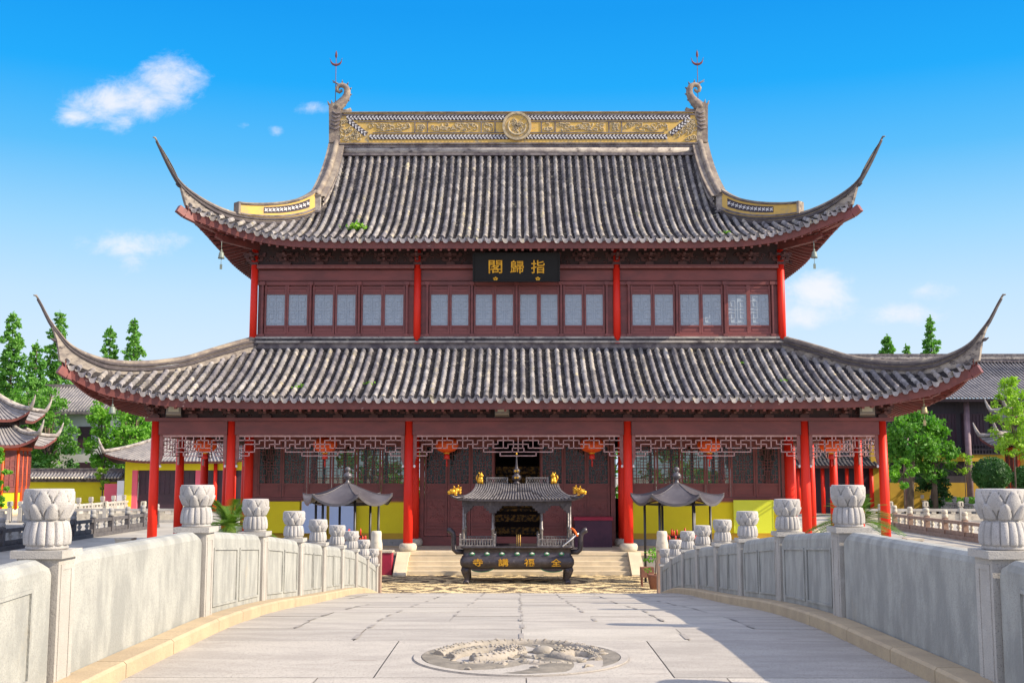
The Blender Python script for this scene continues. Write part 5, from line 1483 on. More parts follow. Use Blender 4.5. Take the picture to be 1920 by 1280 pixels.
# ------------------------------------------------------------------ cycads and a small pot plant in the court
def cycad(cx, cy, z0, label, seed):
    rnd = random.Random(seed)
    r = thing('cycad', (cx, cy, .004), label, 'cycad', 'cycads beside the porch')
    m_ = MB(); m_.lathe([(.38, 0), (.46, .1), (.52, .52), (.56, .6), (.50, .6), (.46, .52)], (cx, cy, .004), 18); m_.build('pot', 'terracotta', r)
    m_ = MB(); m_.lathe([(.20, .5), (.23, z0 * .6), (.20, z0), (.08, z0 + .1)], (cx, cy, 0), 12, lambda t, z: .02 * math.sin(7 * t + z * 40)); m_.build('trunk', 'trunk', r)
    m_ = MB()
    for k in range(46):
        a = 6.283 * k / 46 * 1.0 + rnd.uniform(-.1, .1); el = rnd.uniform(.15, 1.25); L = rnd.uniform(1.35, 1.75); pts = []
        for j in range(13):
            t = j / 12; rr = L * t * math.cos(el) * (1 + .1 * t); z = z0 + .05 + L * (math.sin(el) * t - (.55 - .15 * el) * t * t)
            pts.append(Vector((cx + rr * math.cos(a), cy + rr * math.sin(a), z)))
        m_.tube(pts, [.014 * (1 - .7 * j / 12) for j in range(13)], 4)
        for j in range(1, 12):
            for h in (0, .5):
                q = pts[j] + (pts[j + 1] - pts[j]) * h; d = (pts[j + 1] - pts[j]).normalized(); sd = d.cross(Vector((0, 0, 1))).normalized()
                l = .32 * math.sin(math.pi * (j + .6) / 13) ** .6
                for e in (-1, 1):
                    tip = q + sd * e * l + d * l * .55 + Vector((0, 0, .10 * l))
                    m_.add([tuple(q - d * .020), tuple(q + d * .020), tuple(tip)], [(0, 1, 2)], False)
    m_.build('frond_crown', 'palm_leaf', r)
cycad(-9.35, 36.6, 1.9, 'cycad with arching fronds by the shaded porch columns', 4)
cycad(10.9, 36.8, 2.0, 'cycad with arching fronds by the sunlit porch columns', 8)

def leaf(mb, c, size, rnd, up=.3):
    a = Vector((rnd.gauss(0, 1), rnd.gauss(0, 1), rnd.gauss(0, 1))).normalized(); n = Vector((rnd.gauss(0, 1), rnd.gauss(0, 1), rnd.gauss(0, 1) + up)).normalized()
    b_ = a.cross(n)
    if b_.length < .05: return
    b_.normalize(); l = size * rnd.uniform(.7, 1.3); w_ = l * rnd.uniform(.45, .7)
    c = Vector(c)
    mb.add([tuple(c - a * l), tuple(c - b_ * w_ * .9 + n * l * .15), tuple(c + a * l), tuple(c + b_ * w_ + n * l * .1)], [(0, 1, 2, 3)], False)
def clump(mb, c, rx, rz, n, size, rnd):
    for i in range(n):
        v = Vector((rnd.gauss(0, 1), rnd.gauss(0, 1), rnd.gauss(0, 1))).normalized() * (rnd.random() ** .45)
        leaf(mb, (c[0] + v.x * rx, c[1] + v.y * rx, c[2] + v.z * rz), size, rnd)
def conifer(x, y, H, Rm, label, seed, m='leaf_conifer', z_lo=.12, dens=1.6, size=.22):
    rnd = random.Random(seed); r = thing('conifer_tree', (x, y, 0), label, 'tree', 'tall conifers beyond the walls')
    t_ = MB(); t_.tube([(x, y, 0), (x + .1, y, H * .4), (x, y, H * .96)], [.34, .22, .03], 8)
    c_ = MB(); nl = int(H * 1.9); ax = rnd.random() * 6
    for i in range(nl):
        z = H * (z_lo + (1 - z_lo) * i / nl); f = 1 - (z / H)
        rad = 1.15 * Rm * (f ** .72) * (.78 + .22 * math.sin(i * 1.3 + seed)) + .18
        m_ = max(3, int(rad * 4.6 * dens))
        for k in range(m_):
            a = rnd.random() * 6.283; q = rad * rnd.uniform(.35, 1.05); 
            clump(c_, (x + q * math.cos(a), y + q * math.sin(a), z + .30 * q * rnd.uniform(-.3, .8)), .30 + .085 * rad, .22 + .05 * rad, int(13 * dens), size, rnd)
            if k % 2 == 0 and f > .15: t_.tube([(x, y, z - .2), (x + q * .9 * math.cos(a), y + q * .9 * math.sin(a), z + .25 * q)], [.05, .015], 4, cap=False)
    for i in range(5): clump(c_, (x, y, H * .95 + i * .02 * H * .5), .22 - .03 * i, .5, 12, size * .7, rnd)
    t_.build('trunk', 'trunk', r); c_.build('crown', m, r)
def broadleaf(x, y, H, Rx, label, seed, m='leaf_bright', z_lo=.3, n=46, size=.20, group='leafy trees beyond the walls', name='leafy_tree', per=62, lean=0.0, tr=.2):
    rnd = random.Random(seed); r = thing(name, (x, y, 0), label, 'tree', group)
    t_ = MB(); zc = H * (1 + z_lo) / 2; rz = H * (1 - z_lo) / 2
    t_.tube([(x - lean, y, 0), (x - lean * .6, y, zc * .6), (x, y, zc), (x + .1, y, zc + rz * .6)], [tr * 1.2, tr, tr * .7, tr * .25], 8)
    c_ = MB()
    for i in range(n):
        v = Vector((rnd.gauss(0, 1), rnd.gauss(0, 1), rnd.gauss(0, 1))).normalized() * rnd.uniform(.5, 1.0)
        k = 1 - .35 * max(0, v.z); p_ = (x + v.x * Rx * k, y + v.y * Rx * k, zc + v.z * rz * .92)
        rr = rnd.uniform(.22, .36) * Rx
        clump(c_, p_, rr, rr * .72, per, size, rnd)
        if i % 3 == 0: t_.tube([(x, y, zc - rz * .5), ((x + p_[0]) / 2, (y + p_[1]) / 2, (zc - rz * .3 + p_[2]) / 2), p_], [tr * .45, tr * .28, .02], 5, cap=False)
    t_.build('trunk', 'trunk', r); c_.build('crown', m, r)
# ------------------------------------------------------------------ background buildings
def pxy(px, Y): return CAM.x + (px - 970) / FPX * Y
def poly_roof(root, outer, inner, ze, zt, lift, push, spacing, k=.3, tip=1.0, mats=('tile_far', 'plaster', 'fascia', 'wood_dark'), edges=None, rib=.085, fasc=.28):
    """roof over a convex plan: outer eave corners, inner top ring; corners sweep up"""
    n = len(outer); cx = sum(p[0] for p in outer) / n; cy = sum(p[1] for p in outer) / n
    t_ = MB(); f_ = MB(); h_ = MB(); s_ = MB()
    def P(i, s, t):
        A, B, a, b_ = outer[i], outer[(i + 1) % n], inner[i], inner[(i + 1) % n]
        ox, oy = A[0] + (B[0] - A[0]) * s, A[1] + (B[1] - A[1]) * s
        ix, iy = a[0] + (b_[0] - a[0]) * s, a[1] + (b_[1] - a[1]) * s
        c = abs(2 * s - 1) ** 5
        dx, dy = ox - cx, oy - cy; L = math.hypot(dx, dy) or 1
        ox += dx / L * push * c; oy += dy / L * push * c
        return Vector((ox + (ix - ox) * t, oy + (iy - oy) * t, ze + lift * c * (1 - t) ** 1.6 + (zt - ze) * (t - k * t * (1 - t))))
    for i in range(n):
        if edges is not None and i not in edges: continue
        L = (Vector(outer[i]) - Vector(outer[(i + 1) % n])).length
        m = 28
        t_.mi = 0; t_.grid([[P(i, a / m, b_ / 6) for a in range(m + 1)] for b_ in range(7)])
        nr = max(6, int(L / spacing))
        for q in range(nr):
            s = (q + .5) / nr
            pts = [P(i, s, b_ / 6) + Vector((0, 0, .03)) for b_ in range(7)]
            t_.tube(pts, rib, 5, cap=False)
            e = pts[0]; t_.ball(e, rib * 1.15, n=6, m=4)
        f_.grid([[P(i, a / m, 0) + Vector((0, 0, .0)) for a in range(m + 1)], [P(i, a / m, 0.02) - Vector((0, 0, fasc)) for a in range(m + 1)]])
        s_.grid([[P(i, a / m, 0.02) - Vector((0, 0, fasc)) for a in range(m + 1)], [P(i, a / m, .55) - Vector((0, 0, .35)) for a in range(m + 1)]])
    for i in range(n):
        h_ = MB(); pts = [P(i, 0, 1 - b_ / 10) for b_ in range(11)]
        d = (pts[-1] - pts[-2]); d.z = 0; d = d.normalized()
        e = pts[-1]
        if lift > .05:
            pts += [e + d * .28 * tip + Vector((0, 0, .50 * tip)), e + d * .5 * tip + Vector((0, 0, 1.05 * tip)), e + d * .62 * tip + Vector((0, 0, 1.45 * tip))]
        w_ = [.17] * 9 + [.19, .20] + ([.15, .09, .03] if lift > .05 else [])
        h_.tube([p + Vector((0, 0, .18)) for p in pts], w_, 8); h_.build('hip_ridge', mats[1], root)
    for nm, mb, m in (('roof_tiles', t_, mats[0]), ('eave_fascia', f_, mats[2]), ('soffit', s_, mats[3])): mb.build(nm, m, root)
    return P
def ngon(cx, cy, r, n, rot): return [(cx + r * math.cos(rot + 2 * math.pi * i / n), cy + r * math.sin(rot + 2 * math.pi * i / n)) for i in range(n)]

def pavilion(cx, cy, rot, label, yellow):
    r = thing('corner_pavilion', (cx, cy, 0), label, 'pavilion', 'two tiered garden pavilions')
    poly_roof(r, ngon(cx, cy, 5.0, 6, rot), ngon(cx, cy, 3.0, 6, rot), 6.0, 7.5, .85, .9, .34, .35, .8, rib=.07)
    poly_roof(r, ngon(cx, cy, 4.0, 6, rot), ngon(cx, cy, .35, 6, rot), 8.2, 10.6, .8, .8, .34, .45, .8, rib=.07)
    m_ = MB(); m_.lathe([(.5, 10.4), (.35, 10.8), (.18, 11.0), (.36, 11.4), (.36, 11.7), (.15, 12.0), (.22, 12.3), (.08, 12.6), (.02, 13.2)], (cx, cy, 0), 10); m_.build('finial', 'plaster', r)
    m_ = MB(); m_.lathe([(2.75, 7.3), (2.75, 8.5)], (cx, cy, 0), 6); m_.build('upper_drum', 'wood_dark', r)
    W = ngon(cx, cy, 3.7, 6, rot)
    m_ = MB(); m_.lathe([(4.2, 0), (4.2, .6)], (cx, cy, 0), 6); m_.build('plinth', 'step_stone', r)
    for i in range(6):
        a, b_ = Vector((*W[i], 0)), Vector((*W[(i + 1) % 6], 0)); d = (b_ - a); L = d.length; d.normalize(); nrm = Vector((d.y, -d.x, 0))
        mid = (a + b_) / 2
        if nrm.y > .6: continue
        m_ = MB(); m_.obox(mid - nrm * .10 + Vector((0, 0, 3.1)), d * L / 2, nrm * .05, (0, 0, 2.5)); m_.build('wall', 'ochre_wall' if yellow else 'yellow_wall', r)
        m_ = MB(); m_.obox(mid + Vector((0, 0, 5.72)), d * L / 2, nrm * .12, (0, 0, .14)); m_.build('beam', 'orange_paint', r)
        m_ = MB(); m_.obox(mid + Vector((0, 0, 6.0)), d * L / 2 * .99, nrm * .3, (0, 0, .13)); m_.build('bracket_band', 'wood_dark', r)
        for t in (0, .33, .67):
            p = a + d * L * t; m_ = MB(); m_.lathe([(.13, .6), (.12, 5.7)], (p.x, p.y, 0), 8); m_.build('column', 'orange_paint', r)
        if yellow and i % 2: continue
        for t in (.165, .5, .835):
            q = a + d * L * t; w_ = L * .33 / 2 - .16
            m_ = MB(); m_.obox(q + nrm * .0 + Vector((0, 0, 3.15 if t == .5 else 3.8)), d * w_, nrm * .05, (0, 0, 2.4 if t == .5 else 1.8))
            zc, hh = (3.9, 1.4)
            for e in (-1, 0, 1): m_.obox(q + d * (w_ * .9 * e) + nrm * .07 + Vector((0, 0, zc)), d * .05, nrm * .03, (0, 0, hh))
            for k in range(6): m_.obox(q + nrm * .068 + Vector((0, 0, zc - hh + k * hh * .4)), d * w_, nrm * .028, (0, 0, .035))
            m_.build('lattice_door', 'wood', r)
    return r
pavilion(-46.4, 98.0, R_(-82), 'two tiered pavilion with orange columns in front of the tall conifers', False)
pavilion(46.3, 98.0, R_(-98), 'two tiered pavilion with yellow walls in the shade before the dark hall', True)

# yellow boundary wall with tiled coping
def tiled_wall(x0, x1, y, h, ztop, label):
    r = thing('boundary_wall', ((x0 + x1) / 2, y, 0), label, 'wall')
    m_ = MB(); m_.box(x0, x1, y - .2, y + .2, 0, h); m_.build('wall_face', 'yellow_wall', r)
    m_ = MB(); m_.box(x0, x1, y - .45, y + .45, h, h + .22); m_.box(x0, x1, y - .55, y + .55, h + .22, h + .34); m_.build('cornice', 'ridge_dark', r)
    m_ = MB(); m_.mi = 0; m_.grid([[(x0, y - .9, h + .36), (x1, y - .9, h + .36)], [(x0, y, h + .9), (x1, y, h + .9)], [(x0, y + .9, h + .36), (x1, y + .9, h + .36)]])
    n = int((x1 - x0) / .32)
    for i in range(n):
        x = x0 + (i + .5) * (x1 - x0) / n; m_.mi = 0; m_.tube([(x, y - .95, h + .40), (x, y, h + .95)], .085, 6); m_.mi = 1; m_.ball((x, y - .97, h + .40), .12, n=8, m=5)
    m_.build('coping_tiles', ['tile_far', 'cream_stone'], r)
    m_ = MB(); m_.box(x0, x1, y - .14, y + .14, h + .85, ztop - .1); m_.box(x0, x1, y - .2, y + .2, ztop - .1, ztop); m_.build('coping_ridge', 'ridge_dark', r)
tiled_wall(-52, -39.2, 112.0, 2.75, 4.1, 'bright yellow boundary wall with a tiled coping below the white house')

# gate house with the yellow surround
gx0, gx1 = -38.6, -25.0
r = thing('gate_house', ((gx0 + gx1) / 2, 111, 0), 'low gate house with dark doors in a yellow and pink surround', 'gate house')
poly_roof(r, [(gx0 - .4, 107.2), (gx1 + .4, 107.2), (gx1 + .4, 115), (gx0 - .4, 115)], [(gx0 + 4, 111), (gx1 - 4, 111), (gx1 - 4, 111.1), (gx0 + 4, 111.1)], 4.75, 7.4, .75, .5, .34, .2, .9, edges=(0, 1, 3))
m_ = MB(); m_.box(gx0 + 4, gx1 - 4, 110.9, 111.2, 7.3, 7.9); m_.build('ridge', 'plaster', r)
m_ = MB(); m_.mi = 0; m_.box(gx0 + .8, gx1 - .5, 108.3, 108.6, 3.9, 4.7); m_.box(gx0 + .8, gx0 + 1.5, 108.3, 108.6, 0, 3.9); m_.build('wall', 'yellow_wall', r)
for x0, x1 in ((gx0 + 1.5, gx0 + 2.0), (gx0 + 7.6, gx0 + 8.6)): m_ = MB(); m_.box(x0, x1, 108.32, 108.62, 0, 3.9); m_.build('pier', 'pink_wall', r)
m_ = MB(); m_.box(gx0 + .1, gx0 + .75, 108.3, 108.5, 0, 2.9); m_.build('pier', 'white_sign', r)
m_ = MB(); m_.box(gx0 - 1.5, gx0 + .05, 109.3, 109.5, 0, 2.6); m_.build('side_wall', 'pink_wall', r)
for i in range(3):
    x = gx0 + 2.05 + i * 1.86; m_ = MB(); m_.box(x, x + 1.8, 108.6, 108.7, 0, 3.9)
    for k in range(4): m_.box(x + .15 + k * .48, x + .2 + k * .48, 108.55, 108.6, 1.6, 3.7)
    for k in range(5): m_.box(x + .1, x + 1.7, 108.56, 108.6, 1.6 + k * .5, 1.65 + k * .5)
    m_.build('door_leaf', 'dark_door', r)
m_ = MB(); m_.box(gx0 + 8.6, gx1 - .6, 108.4, 108.7, 0, 4.7); m_.build('wall', 'dark_hall', r)
for x in (gx0 + 9.6, gx0 + 11.4): m_ = MB(); m_.lathe([(.2, 0), (.18, 4.6)], (x, 108, 0), 8); m_.build('column', 'red_paint', r)

# white house
r = thing('white_house', (-49, 130, 0), 'white plastered house with a grey tiled roof half hidden by trees', 'house')
m_ = MB(); m_.box(-56.5, -41.5, 126, 136, 0, 10.6); m_.build('wall', 'white_wall', r)
m_ = MB(); m_.mi = 0; m_.grid([[(-57.2, 125, 10.4), (-40.8, 125, 10.4)], [(-57.2, 131, 13.6), (-40.8, 131, 13.6)], [(-57.2, 137, 10.4), (-40.8, 137, 10.4)]])
for i in range(47): x = -57 + i * .35; m_.tube([(x, 125, 10.48), (x, 131, 13.66)], .09, 5)
m_.mi = 1; m_.box(-57.2, -40.8, 124.9, 125.1, 10.15, 10.42); m_.box(-57.3, -40.7, 130.8, 131.2, 13.5, 13.95); m_.build('roof', ['tile_far', 'ridge_dark'], r)
for x, z in ((-53.6, 2.2), (-49.2, 2.6), (-45.0, 2.4), (-53.6, 6.4), (-49.4, 6.6), (-45.0, 6.6)):
    m_ = MB(); m_.box(x, x + 1.5, 125.9, 126.02, z, z + 2.2); m_.box(x - .12, x + 1.62, 125.75, 126.0, z - .2, z); w_ = m_.build('window', 'dark_door', r)
m_ = MB(); m_.mi = 0; m_.box(-54.8, -54.2, 125.2, 126, 0, 6.2); m_.build('drain_pipe', 'grey_stone', r)

# dark hall on the other side
r = thing('dark_hall', (46, 112, 0), 'long dark timber hall with a grey tiled roof behind the round tree', 'hall')
hx0, hx1 = 25.5, 70.0
m_ = MB(); m_.box(hx0, hx1, 109.5, 109.9, 2.7, 10.8); m_.build('upper_wall', 'dark_hall', r)
for i in range(16):
    x = hx0 + 1.2 + i * 2.75; m_ = MB(); m_.box(x, x + 2.2, 109.40, 109.5, 6.2, 9.4)
    for k in range(7): m_.box(x + .1 + k * .33, x + .15 + k * .33, 109.34, 109.4, 6.3, 9.3)
    for k in range(6): m_.box(x + .05, x + 2.15, 109.345, 109.4, 6.3 + k * .6, 6.36 + k * .6)
    m_.build('window', 'dark_door', r)
m_ = MB(); m_.box(hx0, hx1, 109.35, 110, 0, 2.7); m_.build('base_wall', 'ochre_wall', r)
m_ = MB(); m_.box(hx0, hx1, 109.0, 109.5, 4.75, 5.4); m_.build('string_course', 'ochre_wall', r)
m_ = MB()
for i in range(150): x = hx0 + .2 + i * .295; m_.box(x, x + .06, 108.9, 109.0, 5.45, 6.3)
for z in (5.42, 5.85, 6.3): m_.box(hx0, hx1, 108.88, 109.02, z, z + .07)
m_.build('balcony_lattice', 'dark_hall', r)
for i in range(7):
    x = 31.4 + i * 6.0; m_ = MB(); m_.lathe([(.32, 0), (.28, 10.7)], (x, 108.6, 0), 10); m_.build('column', 'mauve_column', r)
m_ = MB(); m_.mi = 0; ze, zr = 10.75, 15.2
def hr(x, t): return (x, 107.2 + 10.3 * t, ze + (zr - ze) * (t - .2 * t * (1 - t)))
m_.grid([[hr(x, t / 6) for x in (hx0 - 1, hx1)] for t in range(7)]); n = int((hx1 - hx0 + 1) / .36)
for i in range(n):
    x = hx0 - 1 + (i + .5) * .36; m_.tube([Vector(hr(x, t / 4)) + Vector((0, 0, .05)) for t in range(5)], .095, 5, cap=False)
    m_.ball(Vector(hr(x, 0)) + Vector((0, 0, .05)), .11, n=6, m=4)
m_.mi = 1; m_.box(hx0 - 1, hx1, 107.3, 107.5, ze - .35, ze - .05)
m_.build('roof', ['tile_far', 'wood_dark'], r)
m_ = MB(); m_.mi = 0; m_.box(hx0 - 1, hx1, 117.3, 117.8, 15.1, 15.5); m_.mi = 1; m_.box(hx0 - 1, hx1, 117.25, 117.9, 15.5, 15.85); m_.mi = 0; m_.box(hx0 - 1, hx1, 117.2, 118, 15.85, 16.05); m_.build('ridge', ['ridge_dark', 'plaster'], r)
# low side hall seen through the sunlit porch
r = thing('side_hall', (27.5, 104, 0), 'low dark hall with red columns seen through the sunlit porch', 'hall')
poly_roof(r, [(20, 101.5), (33.2, 101.5), (33.2, 108), (20, 108)], [(20.2, 107), (33, 107), (33, 107.5), (20.2, 107.5)], 4.3, 7.2, .0, .0, .34, .2, 0, ('tile_pan', 'ridge_dark', 'fascia', 'wood_dark'), edges=(0, 1, 3))  # dark pan tile over the whole roof: its shade is put into the colour
m_ = MB(); m_.box(20.2, 33, 103.4, 103.7, 0, 4.4); m_.build('wall', 'dark_door', r)
for i in range(6): x = 21 + i * 2.2; m_ = MB(); m_.lathe([(.2, 0), (.18, 4.3)], (x, 102.3, 0), 8); m_.build('column', 'red_paint', r)
m_ = MB(); m_.box(32.0, 33.6, 102.2, 102.6, 0, 6.2); m_.build('end_wall', 'ochre_wall', r)

# ------------------------------------------------------------------ stone railings round the pond
def railing(p, q, n, label, mp, mb_, style, name='stone_railing'):
    p, q = Vector((*p, 0)), Vector((*q, 0)); d = q - p; L = d.length; d.normalize(); nr = Vector((-d.y, d.x, 0))
    r = thing(name, (p + q) / 2, label, 'railing', 'stone railings round the pond')
    s = L / n
    m_ = MB(); m_.obox((p + q) / 2 + Vector((0, 0, .10)), d * L / 2, nr * .22, (0, 0, .10)); m_.build('base_course', mp, r)
    for i in range(n + 1):
        c = p + d * s * i
        m_ = MB(); m_.obox(c + Vector((0, 0, .60)), d * .14, nr * .14, (0, 0, .5)); po = m_.build('post', mp, r)
        m_ = MB()
        if style == 'vase': m_.lathe([(.13, 0), (.17, .03), (.17, .16), (.14, .22), (.14, .24), (.165, .27), (.155, .40), (.12, .46)], (c.x, c.y, 1.10), 12)
        else:
            m_.obox(c + Vector((0, 0, 1.14)), d * .10, nr * .10, (0, 0, .05)); m_.obox(c + Vector((0, 0, 1.36)), d * .16, nr * .16, (0, 0, .17)); m_.obox(c + Vector((0, 0, 1.545)), d * .13, nr * .13, (0, 0, .02))
            for e in (-1, 1): m_.obox(c + Vector((0, 0, 1.36)), d * .165, nr * .03, (0, 0, .03)); m_.obox(c + Vector((0, 0, 1.36)), d * .03, nr * .165, (0, 0, .12))
        m_.build('cap', mb_, po)
        if i == n: continue
        a = c + d * .14; b_ = c + d * (s - .14); mid = (a + b_) / 2; hl = (s - .28) / 2
        m_ = MB(); m_.obox(mid + Vector((0, 0, .93)), d * hl, nr * .10, (0, 0, .09)); m_.build('hand_rail', mp, r)
        if style == 'vase':
            m_ = MB(); m_.obox(mid + Vector((0, 0, .33)), d * hl, nr * .07, (0, 0, .13)); 
            for e in (-.5, .5): m_.obox(mid + d * hl * e + Vector((0, 0, .33)), d * hl * .38, nr * .085, (0, 0, .06))
            m_.build('low_panel', mp, r)
            for e in (-.42, .42):
                k = mid + d * hl * e; m_ = MB(); m_.lathe([(.10, 0), (.10, .04), (.06, .07), (.135, .18), (.13, .24), (.06, .33), (.09, .37), (.10, .38)], (k.x, k.y, .46), 10); m_.build('baluster', mb_, r)
        else:
            m_ = MB(); m_.obox(mid + Vector((0, 0, .42)), d * hl, nr * .06, (0, 0, .22))
            for e in (-.62, 0, .62): m_.obox(mid + d * hl * e + Vector((0, 0, .74)), d * .16, nr * .07, (0, 0, .10))
            m_.build('panel', mb_, r)
    return r
railing((-24.5, 45.0), (-24.5, 76.7), 11, 'dark grey stone railing with vase balusters beside the shaded porch', 'dark_stone', 'grey_stone', 'vase')
railing((24.5, 45.0), (24.5, 76.7), 11, 'brown stone railing with cream vase balusters beside the sunlit porch', 'brown_stone', 'cream_stone', 'vase')
railing((-37.0, 84.0), (-37.6, 116.0), 11, 'pale square capped stone railing running along to the yellow wall', 'stone', 'stone', 'block')
railing((38.6, 84.0), (39.2, 118.0), 12, 'pale square capped stone railing running along to the round tree', 'stone', 'stone', 'block')
railing((-36.4, 84.0), (-25.0, 84.0), 4, 'pale stone railing crossing between the grey railing and the gate house', 'stone', 'cream_stone', 'block')
railing((25.0, 84.0), (38.0, 84.0), 5, 'pale stone railing crossing behind the brown railing', 'stone', 'cream_stone', 'block')
railing((-50.0, 84.0), (-37.8, 84.0), 5, 'pale stone railing in front of the orange columned pavilion', 'stone', 'grey_stone', 'block')
railing((39.6, 84.0), (52.0, 84.0), 5, 'pale stone railing in front of the topiary balls', 'stone', 'cream_stone', 'block')
railing((-36.0, 60.0), (-25.2, 58.0), 4, 'grey stone railing meeting the dark vase railing beyond the shaded porch', 'grey_stone', 'grey_stone', 'block')
for s, lab in ((-1, 'square stone stump in front of the dark railing by the shaded porch'), (1, 'square stone stump in front of the brown railing by the sunlit porch')):
    m_ = MB(); x = s * 16.3; m_.box(x - .32, x + .32, 46.7, 47.3, 0, .92); m_.box(x - .35, x + .35, 46.67, 47.33, .92, 1.0); tag(m_.build('stone_stump', 'cream_stone'), lab, 'stump')

# ------------------------------------------------------------------ trees and shrubs
conifer(pxy(14, 130), 130, 22.4, 3.9, 'tall conifer with its top at the edge of the photo, leftmost of all', 1)
conifer(pxy(62, 127), 127, 18.4, 3.3, 'shorter conifer squeezed between two taller ones behind the pavilion', 2)
conifer(pxy(103, 134), 134, 23.0, 4.0, 'tall conifer right behind the curled tip of the lower roof', 3)
conifer(pxy(200, 150), 150, 23.2, 3.6, 'conifer above the lower roof, the shorter of the pair by the red column', 4)
conifer(pxy(245, 150), 150, 24.4, 3.6, 'conifer above the lower roof, the taller and thinner of the pair', 5)
conifer(pxy(1667, 150), 150, 22.0, 3.6, 'broad topped conifer above the lower roof near the upper storey', 6, size=.32)
conifer(pxy(1702, 155), 155, 21.3, 2.4, 'tiny conifer top just showing over the lower roof', 7)
conifer(pxy(1750, 150), 150, 24.6, 3.4, 'slim conifer standing alone above the sunlit half of the lower roof', 8)
broadleaf(pxy(92, 121), 121, 15.0, 3.0, 'tall leafy tree filling the gap between pavilion and white house', 11, 'leaf_mid', .10, 60)
broadleaf(pxy(50, 124), 124, 14.5, 3.8, 'dense leafy tree right behind the orange columned pavilion', 12, 'leaf_mid', .08, 60)
broadleaf(pxy(20, 121), 121, 13.0, 3.4, 'tall green tree at the edge of the photo behind the pavilion finial', 10, 'leaf_mid', .08, 56)
broadleaf(pxy(197, 118), 118, 12.3, 2.5, 'bright green tree in front of the white house windows', 13, 'leaf_bright', .20, 56)
broadleaf(pxy(255, 117), 117, 11.6, 3.1, 'bright round tree right above the gate house roof', 14, 'leaf_bright', .30, 50)
broadleaf(pxy(275, 124), 124, 10.0, 3.0, 'green tree half hidden behind the shaded corner column', 15, 'leaf_mid', .20, 44)
broadleaf(pxy(80, 115), 115, 4.9, 1.9, 'dark shrub rising over the wall next to the pavilion', 16, 'leaf_dark', .1, 30, .17, name='wall_shrub')
broadleaf(pxy(130, 115.5), 115.5, 5.1, 2.1, 'dark spreading shrub over the middle of the yellow wall', 17, 'leaf_dark', .1, 30, .17, name='wall_shrub')
broadleaf(pxy(198, 111), 110.9, 4.4, .85, 'lime green creeper bush hanging over the wall coping', 18, 'leaf_lime', .45, 20, .12, name='creeper_bush', per=40, tr=.06)
broadleaf(pxy(4, 90), 90, 6.0, .85, 'narrow bright bush at the very edge beside the pavilion doors', 19, 'leaf_bright', .05, 20, .13, name='narrow_bush', tr=.08)
broadleaf(pxy(410, 118), 118, 8.0, 2.4, 'small green tree glimpsed between the porch columns', 20, 'leaf_bright', .2, 30)
broadleaf(pxy(1712, 96), 96, 9.9, 2.75, 'big round tree with a leaning pale trunk beside the sunlit corner column', 21, 'leaf_mid', .36, 64, .19, lean=.7, tr=.26)
broadleaf(pxy(1745, 97), 97, 9.0, 1.9, 'rounded leafy tree touching the big round tree', 26, 'leaf_mid', .30, 44, .18)
broadleaf(pxy(1741, 99), 99, 5.6, 1.55, 'dark ivy covered tree stump below the round tree', 22, 'leaf_dark', .02, 44, .13, name='ivy_stump', per=70)
broadleaf(pxy(1688, 94), 94, 5.2, 1.25, 'light green low branch clump before the leaning trunk', 23, 'leaf_bright', .45, 24, .14, name='low_bush', tr=.06)
broadleaf(pxy(1895, 86), 86, 11.6, 1.6, 'airy yellow green bamboo like tree by the edge of the photo', 24, 'leaf_lime', .36, 74, .15, name='feathery_tree', per=40, tr=.06)
broadleaf(pxy(1800, 108), 107.8, 5.6, 1.2, 'yellow green creeper on the dark hall front', 25, 'leaf_lime', .6, 14, .12, name='creeper_bush', per=24, tr=.04)
def topiary(x, y, rad, zc, label, seed):
    rnd = random.Random(seed); r = thing('topiary_ball', (x, y, 0), label, 'topiary', 'clipped topiary balls')
    t_ = MB(); t_.tube([(x, y, 0), (x, y, zc)], .12, 8); t_.build('trunk', 'trunk', r)
    c_ = MB()
    for i in range(2600):
        v = Vector((rnd.gauss(0, 1), rnd.gauss(0, 1), rnd.gauss(0, 1))).normalized(); q = rad * rnd.uniform(.86, 1.03)
        leaf(c_, (x + v.x * q, y + v.y * q, zc + v.z * q * .92), .11, rnd)
    c_.ball((x, y, zc), rad * .88, rad * .88, rad * .80, 16, 10)
    c_.build('crown', 'leaf_dark', r)
topiary(pxy(1851, 92), 92, 1.50, 3.55, 'big clipped topiary ball, the one nearer the dark hall column', 31)
topiary(pxy(1918, 88), 88, 1.15, 3.2, 'smaller clipped topiary ball cut off by the edge of the photo', 32)
m_ = MB(); rnd = random.Random(51)
for i in range(5200): leaf(m_, (rnd.uniform(39.6, 60), rnd.uniform(104.5, 106.5), rnd.uniform(.1, 1.35)), .16, rnd)
m_.box(39.7, 60, 104.7, 106.3, 0, 1.2)
tag(m_.build('clipped_hedge', 'leaf_mid'), 'low clipped hedge along the foot of the dark hall', 'hedge')
for i, (x, y, H) in enumerate(((-9.5, 74, 7.5), (-5.5, 77, 8.0), (6.0, 76, 7.8), (10.5, 74, 7.2))):
    broadleaf(x, y, H, 2.6, ['sunlit tree glimpsed through the hall windows behind the pale blue boards', 'sunlit tree glimpsed through the windows between the door and the blue boards', 'sunlit tree glimpsed through the windows between the door and the lime board', 'sunlit tree glimpsed through the hall windows above the lime board'][i], 60 + i, 'leaf_bright', .05, 26, .24, group='trees behind the hall', per=40)
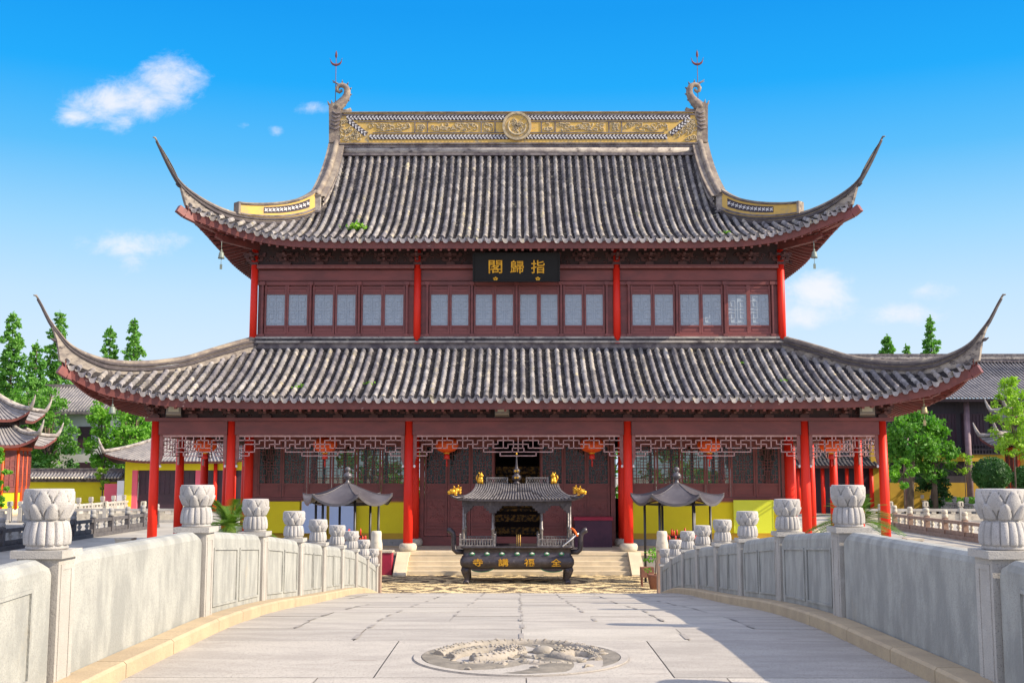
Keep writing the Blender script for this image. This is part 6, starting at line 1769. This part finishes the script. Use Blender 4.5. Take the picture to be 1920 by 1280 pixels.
# small potted plant by the bridge end, grass tufts on the roofs
rnd = random.Random(77)
r = thing('potted_plant', (4.34, 36.4, .004), 'small leafy potted plant beside the canopy post at the bridge end', 'potted plant')
m_ = MB(); m_.lathe([(.16, 0), (.24, .42), (.26, .46), (.2, .46), (.16, .40)], (4.34, 36.4, .004), 14); m_.build('pot', 'terracotta', r)
m_ = MB(); m_.tube([(4.34, 36.4, .4), (4.38, 36.4, .8), (4.32, 36.4, 1.1)], [.025, .02, .008], 5); m_.build('stem', 'trunk', r)
m_ = MB()
for i in range(9): clump(m_, (4.34 + rnd.gauss(0, .16), 36.4 + rnd.gauss(0, .14), .95 + rnd.gauss(0, .22)), .14, .12, 14, .055, rnd)
m_.build('leaf_crown', 'leaf_bright', r)
r = thing('offering_stand', (4.15, 37.3, .004), 'small brown wooden stand at the foot of the canopy by the potted plant', 'stand')
m_ = MB(); m_.box(3.98, 4.40, 37.1, 37.5, .30, .62); m_.build('tray_box', 'terracotta', r)
for sx in (4.0, 4.36):
    for sy in (37.12, 37.46): m_ = MB(); m_.box(sx, sx + .04, sy, sy + .04, .004, .30); m_.build('leg', 'terracotta', r)
def tuft(rf, a, u, n, sp, size, label, m='moss', g='weeds growing on the roof tiles'):
    c = rf.p('f', a, u, .10); mb = MB()
    for i in range(n):
        q = c + Vector((rnd.gauss(0, sp), rnd.gauss(0, sp * .4), abs(rnd.gauss(0, sp * .5)))); leaf(mb, q, size, rnd, .8)
    tag(mb.build('weed_tuft', m), label, 'weed', g)
tuft(upp, -6.85, .22, 110, .24, .085, 'bright green weed tuft low on the upper roof near the shaded gable')
tuft(upp, 8.55, .10, 26, .08, .05, 'small green weed tuft at the eave of the upper roof')
tuft(upp, 5.2, .45, 10, .05, .04, 'tiny green sprig halfway up the upper roof')
tuft(low, -5.75, .30, 30, .10, .05, 'yellow green weed tuft on the lower roof below the second red column')
tuft(low, -8.4, .22, 34, .14, .05, 'straggling yellow weed near the shaded half of the lower eave')
tuft(low, 10.2, .35, 22, .08, .05, 'small weed on the sunlit half of the lower roof')
tuft(low, 9.0, .72, 14, .05, .045, 'tiny weed high on the lower roof near the upper storey')
